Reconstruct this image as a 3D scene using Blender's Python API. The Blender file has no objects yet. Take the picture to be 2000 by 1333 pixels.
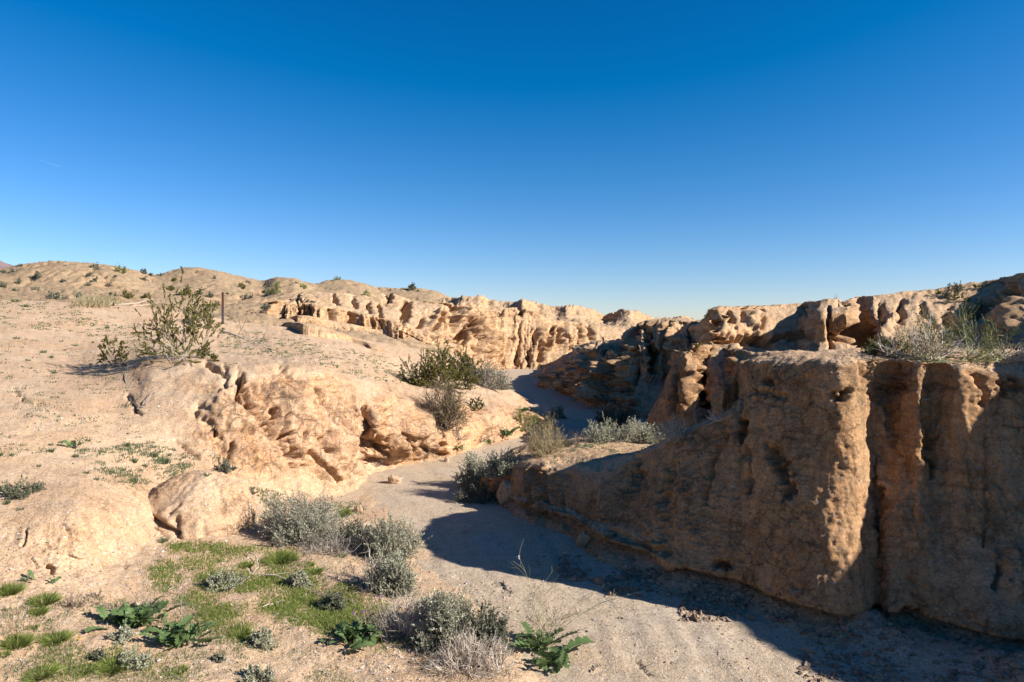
import bpy, math, random
import numpy as np
from mathutils import Vector
scene = bpy.context.scene
F = 1400.0; HZ = 625.0; CZ = 3.0          # focal length in photo pixels, horizon row, eye height
SUN_AZ = math.radians(107.5)                # clockwise from the viewing direction (+Y)
SUN_EL = math.radians(29)
# ---------------------------------------------------------------- camera
cam = bpy.data.objects.new('camera', bpy.data.cameras.new('camera'))
scene.collection.objects.link(cam)
cam.location = (0, 0, CZ); cam.rotation_euler = (math.radians(90), 0, 0)
cam.data.sensor_width = 36; cam.data.lens = 36 * F / 2000
cam.data.shift_y = -(666.5 - HZ) / 2000
cam.data.clip_start = 0.1; cam.data.clip_end = 60000
scene.camera = cam
# ---------------------------------------------------------------- sky, sun, exposure
world = bpy.data.worlds.new("World"); scene.world = world; world.use_nodes = True
wt = world.node_tree; wn = wt.nodes; wl = wt.links
for n in list(wn): wn.remove(n)
sky = wn.new('ShaderNodeTexSky'); sky.sky_type = 'NISHITA'; sky.sun_disc = False
sky.sun_elevation = SUN_EL; sky.sun_rotation = SUN_AZ
sky.air_density = 1.0; sky.dust_density = 0.5; sky.ozone_density = 4.0; sky.altitude = 300
hs = wn.new('ShaderNodeHueSaturation'); hs.inputs['Saturation'].default_value = 1.22
tn = wn.new('ShaderNodeVectorMath'); tn.operation = 'MULTIPLY'; tn.inputs[1].default_value = (0.068, 0.106, 0.134)
gm = wn.new('ShaderNodeGamma'); gm.inputs['Gamma'].default_value = 1.25
up = wn.new('ShaderNodeVectorMath'); up.operation = 'SCALE'; up.inputs['Scale'].default_value = 5.7
bg = wn.new('ShaderNodeBackground'); bg.inputs['Strength'].default_value = 0.10
wo = wn.new('ShaderNodeOutputWorld')
wl.new(sky.outputs[0], hs.inputs['Color']); wl.new(hs.outputs[0], tn.inputs[0]); wl.new(tn.outputs[0], gm.inputs[0])
wl.new(gm.outputs[0], up.inputs[0])
sp = wn.new('ShaderNodeSeparateXYZ'); cm = wn.new('ShaderNodeCombineXYZ'); wl.new(up.outputs[0], sp.inputs[0])
for ch, (k, o) in enumerate(((3.3, -0.275), (1.38, -0.05), (1.02, 0.0))):
    mm = wn.new('ShaderNodeMath'); mm.operation = 'MULTIPLY_ADD'; mm.use_clamp = False; mm.inputs[1].default_value = k; mm.inputs[2].default_value = o
    mx_ = wn.new('ShaderNodeMath'); mx_.operation = 'MAXIMUM'; mx_.inputs[1].default_value = 0.004
    wl.new(sp.outputs[ch], mm.inputs[0]); wl.new(mm.outputs[0], mx_.inputs[0]); wl.new(mx_.outputs[0], cm.inputs[ch])
wl.new(cm.outputs[0], bg.inputs[0])
wtc = wn.new('ShaderNodeTexCoord'); wad = wn.new('ShaderNodeVectorMath'); wad.operation = 'ADD'; wad.inputs[1].default_value = (0, 0, 0.035)
wl.new(wtc.outputs['Generated'], wad.inputs[0])
if 'Vector' in sky.inputs: wl.new(wad.outputs[0], sky.inputs['Vector']); wl.new(bg.outputs[0], wo.inputs[0])
sd = bpy.data.lights.new('sun', 'SUN'); sd.energy = 5.0; sd.angle = math.radians(0.53); sd.color = (1.0, 0.965, 0.925)
sun = bpy.data.objects.new('sun', sd); scene.collection.objects.link(sun)
sdir = Vector((math.sin(SUN_AZ) * math.cos(SUN_EL), math.cos(SUN_AZ) * math.cos(SUN_EL), math.sin(SUN_EL)))
sun.rotation_euler = sdir.to_track_quat('Z', 'Y').to_euler()
scene.view_settings.view_transform = 'Standard'; scene.view_settings.look = 'None'
scene.view_settings.exposure = 1.12; scene.view_settings.gamma = 1.0
scene.view_settings.use_curve_mapping = False
scene.cycles.max_bounces = 8; scene.cycles.diffuse_bounces = 6
scene.cycles.use_denoising = True; scene.cycles.denoising_input_passes = 'RGB_ALBEDO_NORMAL'; scene.cycles.denoising_prefilter = 'ACCURATE'

# ---------------------------------------------------------------- numpy noise
f32 = np.float32
def _hash(ix, iy, iz, seed):
    h = (ix.astype(np.uint32) * np.uint32(374761393)) ^ (iy.astype(np.uint32) * np.uint32(668265263)) ^ (iz.astype(np.uint32) * np.uint32(2147483647 - 1013904223)) ^ np.uint32((seed * 2654435761) & 0xffffffff)
    h = (h ^ (h >> np.uint32(15))) * np.uint32(2246822519)
    h = (h ^ (h >> np.uint32(13))) * np.uint32(3266489917)
    return h ^ (h >> np.uint32(16))
GR = np.array([[1,1,0],[-1,1,0],[1,-1,0],[-1,-1,0],[1,0,1],[-1,0,1],[1,0,-1],[-1,0,-1],[0,1,1],[0,-1,1],[0,1,-1],[0,-1,-1],[1,1,0],[-1,1,0],[0,-1,1],[0,-1,-1]], f32)
def perlin(p, seed=0):
    p = p.astype(f32); i = np.floor(p); fr = p - i; i = i.astype(np.int32)
    w = fr * fr * fr * (fr * (fr * 6 - 15) + 10)
    out = np.zeros(len(p), f32)
    for dx in (0, 1):
        wx = w[:, 0] if dx else 1 - w[:, 0]
        for dy in (0, 1):
            wy = w[:, 1] if dy else 1 - w[:, 1]
            for dz in (0, 1):
                wz = w[:, 2] if dz else 1 - w[:, 2]
                g = GR[_hash(i[:, 0] + dx, i[:, 1] + dy, i[:, 2] + dz, seed) & np.uint32(15)]
                out += wx * wy * wz * (g[:, 0] * (fr[:, 0] - dx) + g[:, 1] * (fr[:, 1] - dy) + g[:, 2] * (fr[:, 2] - dz))
    return out
def fbm(p, seed=0, octaves=4, gain=0.5, lac=2.03):
    a = 1.0; s = 0; o = np.zeros(len(p), f32); q = p
    for k in range(octaves):
        o += a * perlin(q, seed + k * 7); s += a; a *= gain; q = q * lac + 3.1
    return o / s
def worley(p, seed=0):
    p = p.astype(f32); i = np.floor(p); fr = p - i; i = i.astype(np.int32)
    f1 = np.full(len(p), 9, f32); f2 = np.full(len(p), 9, f32)
    for dx in (-1, 0, 1):
        for dy in (-1, 0, 1):
            for dz in (-1, 0, 1):
                h = _hash(i[:, 0] + dx, i[:, 1] + dy, i[:, 2] + dz, seed)
                vx = dx + (h & np.uint32(1023)).astype(f32) / 1023 - fr[:, 0]
                vy = dy + ((h >> np.uint32(10)) & np.uint32(1023)).astype(f32) / 1023 - fr[:, 1]
                vz = dz + ((h >> np.uint32(20)) & np.uint32(1023)).astype(f32) / 1023 - fr[:, 2]
                d = vx * vx + vy * vy + vz * vz
                f2 = np.minimum(f2, np.maximum(f1, d)); f1 = np.minimum(f1, d)
    return np.sqrt(f1), np.sqrt(f2)
def blocks(p, seed=0):       # a random offset for each irregular cell, and the distance to the cell's edge
    p = p.astype(f32); i = np.floor(p); fr = p - i; i = i.astype(np.int32)
    f1 = np.full(len(p), 9, f32); f2 = np.full(len(p), 9, f32); rv = np.zeros(len(p), f32)
    for dx in (-1, 0, 1):
        for dy in (-1, 0, 1):
            for dz in (-1, 0, 1):
                h = _hash(i[:, 0] + dx, i[:, 1] + dy, i[:, 2] + dz, seed)
                vx = dx + (h & np.uint32(1023)).astype(f32) / 1023 - fr[:, 0]
                vy = dy + ((h >> np.uint32(10)) & np.uint32(1023)).astype(f32) / 1023 - fr[:, 1]
                vz = dz + ((h >> np.uint32(20)) & np.uint32(1023)).astype(f32) / 1023 - fr[:, 2]
                d = vx * vx + vy * vy + vz * vz; m = d < f1
                f2 = np.where(m, f1, np.minimum(f2, d)); f1 = np.where(m, d, f1)
                rv = np.where(m, ((h * np.uint32(2654435761)) >> np.uint32(20)).astype(f32) / 4095, rv)
    return rv - .5, np.sqrt(f2) - np.sqrt(f1)
def sstep(a, b, x):
    t = np.clip((x - a) / (b - a), 0, 1); return t * t * (3 - 2 * t)

# ---------------------------------------------------------------- sheets of ground built from ribs
def zp(py, z): return (z, (CZ - z) * F / (py - HZ))      # a ground height seen at a row: its distance follows
def dp(py, D): return (CZ - (py - HZ) * D / F, D)        # a distance seen at a row: its height follows
def zd(z, D): return (z, D)
def project(P):
    D = np.maximum(P[..., 1], 1.0)
    return 1000 + F * P[..., 0] / D, HZ + F * (CZ - P[..., 2]) / D
def pchip(t, Y, tn):
    t = np.asarray(t, float); Y = np.asarray(Y, float); tn = np.asarray(tn, float)
    h = np.diff(t); sh = (len(h),) + (1,) * (Y.ndim - 1)
    d = np.diff(Y, axis=0) / h.reshape(sh)
    m = np.zeros_like(Y)
    w1 = (2 * h[1:] + h[:-1]).reshape((-1,) + (1,) * (Y.ndim - 1)); w2 = (h[1:] + 2 * h[:-1]).reshape((-1,) + (1,) * (Y.ndim - 1))
    same = d[1:] * d[:-1] > 0
    with np.errstate(divide='ignore', invalid='ignore'):
        hm = (w1 + w2) / (w1 / d[:-1] + w2 / d[1:])
    m[1:-1] = np.where(same, hm, 0); m[0] = d[0]; m[-1] = d[-1]
    k = np.clip(np.searchsorted(t, tn, side='right') - 1, 0, len(t) - 2)
    hh = h[k]; s = (tn - t[k]) / hh
    e = (slice(None),) + (None,) * (Y.ndim - 1)
    s = s[e]; hh = hh[e]
    return ((1 + 2 * s) * (1 - s) ** 2 * Y[k] + s * (1 - s) ** 2 * hh * m[k] + s * s * (3 - 2 * s) * Y[k + 1] + s * s * (s - 1) * hh * m[k + 1])
def normals(G):
    du = np.gradient(G, axis=0); dv = np.gradient(G, axis=1)
    n = np.cross(du, dv); n /= np.linalg.norm(n, axis=2, keepdims=True) + 1e-12
    return n
def even(G, axis, n):
    # parameter values that space the samples evenly in apparent size, finer inside the field of view
    px, py = project(G)
    inside = ((px > -60) & (px < 2060) & (py > 380) & (py < 1420) & (G[..., 1] > 2)).astype(float)
    w = 0.12 + 0.88 * inside
    d = np.hypot(np.diff(px, axis=axis), np.diff(py, axis=axis))
    d = np.minimum(d, 40) * (np.take(w, range(w.shape[axis] - 1), axis))
    wd = np.linalg.norm(np.diff(G, axis=axis), axis=2)
    # surfaces seen edge on still need samples over their real length
    d = np.maximum(d, 0.12 * wd * F / np.maximum(np.take(G[..., 1], range(w.shape[axis] - 1), axis), 5) * np.take(w, range(w.shape[axis] - 1), axis))
    q = np.percentile(d, 75, axis=1 - axis) + 0.25 * d.mean(axis=1 - axis) + 1e-3
    c = np.concatenate([[0], np.cumsum(q)]); c /= c[-1]
    t = np.linspace(0, 1, len(c))
    return np.interp(np.linspace(0, 1, n), c, t)
def link_grid(name, G, mat, attrs=None, kind='structure', flip=False):
    nu, nv = G.shape[:2]
    me = bpy.data.meshes.new(name)
    me.vertices.add(nu * nv); me.vertices.foreach_set('co', G.reshape(-1).astype(f32))
    a = (np.arange(nu - 1)[:, None] * nv + np.arange(nv - 1)[None, :])
    q = np.stack([a, a + nv, a + nv + 1, a + 1], -1).reshape(-1, 4)
    if flip: q = q[:, ::-1]
    me.loops.add(q.size); me.loops.foreach_set('vertex_index', q.reshape(-1).astype(np.int32))
    me.polygons.add(len(q)); me.polygons.foreach_set('loop_start', np.arange(0, q.size, 4, dtype=np.int32))
    me.polygons.foreach_set('use_smooth', np.ones(len(q), bool))
    me.update(calc_edges=True)
    for k, v in (attrs or {}).items():
        at = me.attributes.new(k, 'FLOAT', 'POINT'); at.data.foreach_set('value', v.reshape(-1).astype(f32))
    me.materials.append(mat)
    o = bpy.data.objects.new(name, me); scene.collection.objects.link(o); o['kind'] = kind
    return o
def seg_dist(px, py, line):
    best = np.full(px.shape, 1e9)
    for (x0, y0), (x1, y1) in zip(line[:-1], line[1:]):
        dx, dy = x1 - x0, y1 - y0; L = dx * dx + dy * dy + 1e-9
        t = np.clip(((px - x0) * dx + (py - y0) * dy) / L, 0, 1)
        best = np.minimum(best, np.hypot(px - x0 - t * dx, py - y0 - t * dy))
    return best
SH = {}
def tri1(x, seed):          # distance to the nearest of a row of unevenly spaced gullies, with that gully's own strength
    i = np.floor(x); best = np.full(len(x), 9, f32); amp = np.zeros(len(x), f32); z = np.zeros(len(x), np.int32)
    for k in (-1, 0, 1):
        c = (i + k).astype(np.int32); h = _hash(c, z, z, seed)
        d = np.abs(x - (c + .1 + .8 * (h & np.uint32(1023)).astype(f32) / 1023)); m = d < best
        best = np.where(m, d, best); amp = np.where(m, ((h >> np.uint32(10)) & np.uint32(1023)).astype(f32) / 1023, amp)
    return best, amp
def sheet(name, ribs, nu, nv, disp, mat, strokes=(), nearx=0):
    X = [r[0] for r in ribs]
    C = np.array([[((x - 1000) / F * max(D, nearx), D, z) for (z, D) in r] for x, r in ribs])
    K = C.shape[1]
    t = np.cumsum([0] + [max(8, b - a) if b - a < 400 else 400 for a, b in zip(X[:-1], X[1:])]).astype(float); t /= t[-1]
    kk = np.linspace(0, K - 1, 260)
    A = pchip(range(K), C.transpose(1, 0, 2), kk).transpose(1, 0, 2)
    B = pchip(t, A, np.linspace(0, 1, 300))
    v = even(B, 1, nv) * (K - 1); u = even(B, 0, nu)
    G = pchip(range(K), C.transpose(1, 0, 2), v).transpose(1, 0, 2)
    G = pchip(t, G, u)
    N = normals(G)
    if N[..., 2].mean() < 0: N = -N
    P = G.reshape(-1, 3); Nf = N.reshape(-1, 3).astype(f32)
    # hand-placed cracks, hollows and bulges (photo rows and columns taken back to the surface)
    px, py = project(P)
    add = np.zeros(len(P))
    for line, wd, dep in strokes:
        xs = [a for a, b in line]; ys = [b for a, b in line]
        m = (px > min(xs) - 4 * wd) & (px < max(xs) + 4 * wd) & (py > min(ys) - 4 * wd) & (py < max(ys) + 4 * wd)
        if not m.any(): continue
        sc = F / max(np.median(P[m][:, 1]), 2)
        q = P[m]; jw = min(wd, 9)
        d = seg_dist(px[m] + jw * 1.5 * perlin(q * sc / 40, 91) + jw * 1.3 * perlin(q * sc / 13, 92), py[m] + jw * 1.2 * perlin(q * sc / 30, 93) + jw * 1.0 * perlin(q * sc / 9, 96), line)
        d = d + wd * (.55 * perlin(q * sc / 14, 94) + .30 * perlin(q * sc / 6, 95))
        add[m] += dep * np.exp(-(np.maximum(d, 0) / wd) ** 2.6)
    mid = G.mean(axis=1); s_ = np.concatenate([[0], np.cumsum(np.minimum(np.linalg.norm(np.diff(mid[:, :2], axis=0), axis=1), 3.0))])
    zmin = G[..., 2].min(1, keepdims=True); zmax = G[..., 2].max(1, keepdims=True)
    NB = N.copy(); w_ = max(2, int(nv * .035))
    for _ in range(3):
        pad = np.concatenate([np.repeat(NB[:, :1], w_, 1), NB, np.repeat(NB[:, -1:], w_, 1)], 1); cs = np.cumsum(np.concatenate([np.zeros_like(pad[:, :1]), pad], 1), 1)
        NB = (cs[:, 2 * w_ + 1:] - cs[:, :-2 * w_ - 1])[:, :nv] / (2 * w_ + 1)
    SH['nb'] = NB.reshape(-1, 3).astype(f32)
    SH['s'] = np.broadcast_to(s_[:, None], G.shape[:2]).reshape(-1).astype(f32)
    SH['h'] = np.clip((G[..., 2] - np.maximum(zmin, -.1)) / np.maximum(zmax - np.maximum(zmin, -.1), .05), 0, 1).reshape(-1).astype(f32)
    D, rock = disp(P.astype(f32), Nf, px, py)
    hn = Nf.copy(); hn[:, 2] *= 0.35; hn /= np.linalg.norm(hn, axis=1, keepdims=True) + 1e-6
    P2 = P + D + hn * add[:, None]
    G2 = P2.reshape(G.shape)
    o = link_grid(name, G2, mat, {'rock': rock})
    return o, G2
# ---------------------------------------------------------------- materials
def mat_new(name):
    m = bpy.data.materials.new(name); m.use_nodes = True
    nt = m.node_tree; b = nt.nodes['Principled BSDF']
    b.inputs['Roughness'].default_value = 0.95
    b.inputs['Specular IOR Level'].default_value = 0.12
    return m, nt, b
def nd(nt, t, **kw):
    n = nt.nodes.new(t)
    for k, v in kw.items():
        if hasattr(n, k): setattr(n, k, v)
        else: n.inputs[k].default_value = v
    return n
def ramp(nt, src, stops):
    r = nt.nodes.new('ShaderNodeValToRGB'); e = r.color_ramp.elements
    while len(e) > 1: e.remove(e[-1])
    e[0].position = stops[0][0]; e[0].color = (*stops[0][1], 1)
    for p, c in stops[1:]:
        x = e.new(p); x.color = (*c, 1)
    nt.links.new(src, r.inputs[0]); return r.outputs[0]
def mixc(nt, fac, a, b, mode='MIX'):
    m = nt.nodes.new('ShaderNodeMix'); m.data_type = 'RGBA'; m.blend_type = mode
    for s, v in ((m.inputs['Factor'], fac), (m.inputs['A'], a), (m.inputs['B'], b)):
        if isinstance(v, (int, float)): s.default_value = v
        elif isinstance(v, tuple): s.default_value = (*v, 1)
        else: nt.links.new(v, s)
    return m.outputs['Result']
def earth(name, gravel, gravel2, face, face2, grit=1.0, speck=0.5, sc=1.0, bump=1.0, stoneDark=(0.12, 0.09, 0.065), stoneLight=(0.54, 0.48, 0.40)):
    m, nt, b = mat_new(name); L = nt.links.new
    tc = nd(nt, 'ShaderNodeTexCoord').outputs['Object']
    at = nd(nt, 'ShaderNodeAttribute', attribute_name='rock')
    n1 = nd(nt, 'ShaderNodeTexNoise', Scale=0.9 * sc, Detail=6.0, Roughness=0.6); L(tc, n1.inputs['Vector'])
    n2 = nd(nt, 'ShaderNodeTexNoise', Scale=5.5 * sc, Detail=8.0, Roughness=0.65); L(tc, n2.inputs['Vector'])
    mp = nd(nt, 'ShaderNodeMapping'); mp.inputs['Scale'].default_value = (1, 1, 0.22); L(tc, mp.inputs['Vector'])
    n3 = nd(nt, 'ShaderNodeTexNoise', Scale=2.6 * sc, Detail=7.0, Roughness=0.6); L(mp.outputs[0], n3.inputs['Vector'])
    cg = mixc(nt, ramp(nt, n1.outputs[0], [(0.35, (0, 0, 0)), (0.65, (1, 1, 1))]), gravel, gravel2)
    cf = mixc(nt, ramp(nt, n3.outputs[0], [(0.36, (0, 0, 0)), (0.62, (1, 1, 1))]), face, face2)
    ra = nt.nodes.new('ShaderNodeMath'); ra.operation = 'MULTIPLY_ADD'; L(n2.outputs[0], ra.inputs[0]); ra.inputs[1].default_value = 0.7; ra.inputs[2].default_value = -0.35
    rb = nt.nodes.new('ShaderNodeMath'); rb.operation = 'ADD'; rb.use_clamp = True; L(at.outputs['Fac'], rb.inputs[0]); L(ra.outputs[0], rb.inputs[1])
    col = mixc(nt, rb.outputs[0], cg, cf)
    # mottling
    col = mixc(nt, 0.55, col, ramp(nt, n2.outputs[0], [(0.28, (0.42, 0.39, 0.36)), (0.46, (0.96, 0.95, 0.94)), (0.56, (1.05, 1.05, 1.05)), (0.72, (1.35, 1.34, 1.33))]), 'MULTIPLY')
    # rain streaks down the faces and thin beds across them
    ms = nd(nt, 'ShaderNodeMapping'); ms.inputs['Scale'].default_value = (1, 1, 0.12); L(tc, ms.inputs['Vector'])
    n4 = nd(nt, 'ShaderNodeTexNoise', Scale=9.0 * sc, Detail=6.0, Roughness=0.7); L(ms.outputs[0], n4.inputs['Vector'])
    mb = nd(nt, 'ShaderNodeMapping'); mb.inputs['Scale'].default_value = (.22, .22, 5.5); L(tc, mb.inputs['Vector'])
    n5 = nd(nt, 'ShaderNodeTexNoise', Scale=1.3 * sc ** .5, Detail=7.0, Roughness=0.75); L(mb.outputs[0], n5.inputs['Vector'])
    stre = mixc(nt, 1.0, ramp(nt, n4.outputs[0], [(0.34, (0.55, 0.52, 0.50)), (0.50, (1, 1, 1)), (0.66, (1.22, 1.22, 1.22))]), ramp(nt, n5.outputs[0], [(0.34, (0.62, 0.58, 0.54)), (0.47, (1, 1, 1)), (0.60, (1.14, 1.14, 1.15))]), 'MULTIPLY')
    col = mixc(nt, rb.outputs[0], col, mixc(nt, .9, col, stre, 'MULTIPLY'))
    hf = nd(nt, 'ShaderNodeTexNoise', Scale=34.0 * sc ** 1.4, Detail=5.0, Roughness=0.8); L(tc, hf.inputs['Vector'])
    col = mixc(nt, .85, col, ramp(nt, hf.outputs[0], [(0.34, (0.50, 0.46, 0.43)), (0.47, (0.97, 0.97, 0.97)), (0.62, (1.30, 1.30, 1.30))]), 'MULTIPLY')
    # pebbles of mixed colour
    for s, lo, hi in ((26 / max(sc, .4), stoneDark, stoneLight), (58 / max(sc, .4), stoneDark, stoneLight), (120 / max(sc, .4), stoneDark, stoneLight)):
        vo = nd(nt, 'ShaderNodeTexVoronoi', Scale=s * grit); L(tc, vo.inputs['Vector'])
        sep = nd(nt, 'ShaderNodeSeparateColor'); L(vo.outputs['Color'], sep.inputs[0])
        pc = ramp(nt, sep.outputs[0], [(0.0, lo), (0.45, tuple(0.5 * (x + y) for x, y in zip(lo, hi))), (1.0, hi)])
        sel = ramp(nt, sep.outputs[1], [(1 - 0.38 * speck, (0, 0, 0)), (1 - 0.38 * speck + .02, (1, 1, 1))])
        rim = ramp(nt, vo.outputs['Distance'], [(0.25, (1, 1, 1)), (0.42, (0, 0, 0))])
        sm = mixc(nt, 1.0, sel, rim, 'MULTIPLY')
        sm2 = mixc(nt, 1.0, sm, (0.85, 0.85, 0.85), 'MULTIPLY')
        col = mixc(nt, sm2, col, pc)
    L(col, b.inputs['Base Color'])
    # relief
    b1 = nd(nt, 'ShaderNodeTexNoise', Scale=70 / max(sc, .4) * grit, Detail=3.0, Roughness=0.75); L(tc, b1.inputs['Vector'])
    b2 = nd(nt, 'ShaderNodeTexNoise', Scale=16 / max(sc, .4) ** .5 * grit, Detail=4.0, Roughness=0.6); L(tc, b2.inputs['Vector'])
    v1 = nd(nt, 'ShaderNodeTexVoronoi', Scale=38 / max(sc, .4) * grit); L(tc, v1.inputs['Vector'])
    ad = nt.nodes.new('ShaderNodeMath'); ad.operation = 'MULTIPLY_ADD'; L(v1.outputs['Distance'], ad.inputs[0]); ad.inputs[1].default_value = -0.3; L(b1.outputs[0], ad.inputs[2])
    add = nt.nodes.new('ShaderNodeMath'); add.operation = 'MULTIPLY_ADD'; L(b2.outputs[0], add.inputs[0]); add.inputs[1].default_value = 0.8; L(ad.outputs[0], add.inputs[2])
    wc = nt.nodes.new('ShaderNodeVectorMath'); wc.operation = 'MULTIPLY_ADD'; L(n2.outputs[1], wc.inputs[0]); wc.inputs[1].default_value = (.28 / sc, .28 / sc, .28 / sc); L(tc, wc.inputs[2])
    cv = nd(nt, 'ShaderNodeTexVoronoi', feature='DISTANCE_TO_EDGE', Scale=3.6 * sc); L(wc.outputs[0], cv.inputs['Vector'])
    cw = ramp(nt, cv.outputs['Distance'], [(0.0, (1, 1, 1)), (0.045, (0, 0, 0))])
    cm2 = mixc(nt, 1.0, cw, ramp(nt, n1.outputs[0], [(0.46, (0, 0, 0)), (0.56, (1, 1, 1))]), 'MULTIPLY')
    cm2 = mixc(nt, 1.0, cm2, at.outputs['Fac'], 'MULTIPLY')
    ck = nt.nodes.new('ShaderNodeMath'); ck.operation = 'MULTIPLY_ADD'; L(cm2, ck.inputs[0]); ck.inputs[1].default_value = -2.2; L(add.outputs[0], ck.inputs[2]); add = ck
    vm_ = nt.nodes.new('ShaderNodeMath'); vm_.operation = 'MULTIPLY'; L(add.outputs[0], vm_.inputs[0])
    L(ramp(nt, n1.outputs[0], [(0.36, (.35, .35, .35)), (0.62, (1, 1, 1))]), vm_.inputs[1]); add = vm_
    bp = nd(nt, 'ShaderNodeBump', Strength=0.8 * bump, Distance=0.026 * sc ** .5); L(add.outputs[0], bp.inputs['Height'])
    L(bp.outputs[0], b.inputs['Normal'])
    return m
TAN = (0.45, 0.32, 0.205); ORANGE = (0.455, 0.275, 0.145); PALE = (0.47, 0.37, 0.265); GREY = (0.38, 0.315, 0.235)
M_bank = earth('bank_earth', (0.420, 0.299, 0.187), (0.453, 0.288, 0.163), (0.419, 0.224, 0.102), (0.404, 0.253, 0.144), speck=0.55)
M_wash = earth('wash_sand', (0.386, 0.305, 0.217), (0.428, 0.317, 0.205), (0.324, 0.212, 0.125), (0.280, 0.190, 0.120), speck=0.5, bump=.8)
M_wall = earth('wall_earth', (0.410, 0.275, 0.164), (0.441, 0.280, 0.152), (0.311, 0.162, 0.068), (0.293, 0.176, 0.086), speck=0.5, bump=.95, stoneDark=(0.09, 0.065, 0.045), stoneLight=(0.36, 0.29, 0.215))
M_far = earth('badland_earth', (0.374, 0.253, 0.149), (0.389, 0.253, 0.137), (0.382, 0.218, 0.100), (0.399, 0.250, 0.134), sc=0.45, grit=0.5, speck=0.35, bump=1.4)
M_hill = earth('hill_gravel', (0.270, 0.187, 0.109), (0.301, 0.201, 0.113), (0.334, 0.196, 0.105), (0.325, 0.201, 0.113), sc=0.35, grit=0.35, speck=0.9, bump=1.6, stoneDark=(0.076, 0.066, 0.036), stoneLight=(0.397, 0.341, 0.214))
M_mtn, nt, b = mat_new('mountain_rock'); b.inputs['Base Color'].default_value = (0.33, 0.23, 0.19, 1)
tcx = nd(nt, 'ShaderNodeTexCoord'); nn = nd(nt, 'ShaderNodeTexNoise', Scale=0.01, Detail=8.0); nt.links.new(tcx.outputs['Object'], nn.inputs['Vector'])
nt.links.new(ramp(nt, nn.outputs[0], [(0.3, (0.10, 0.075, 0.075)), (0.7, (0.22, 0.155, 0.14))]), b.inputs['Base Color'])

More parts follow.
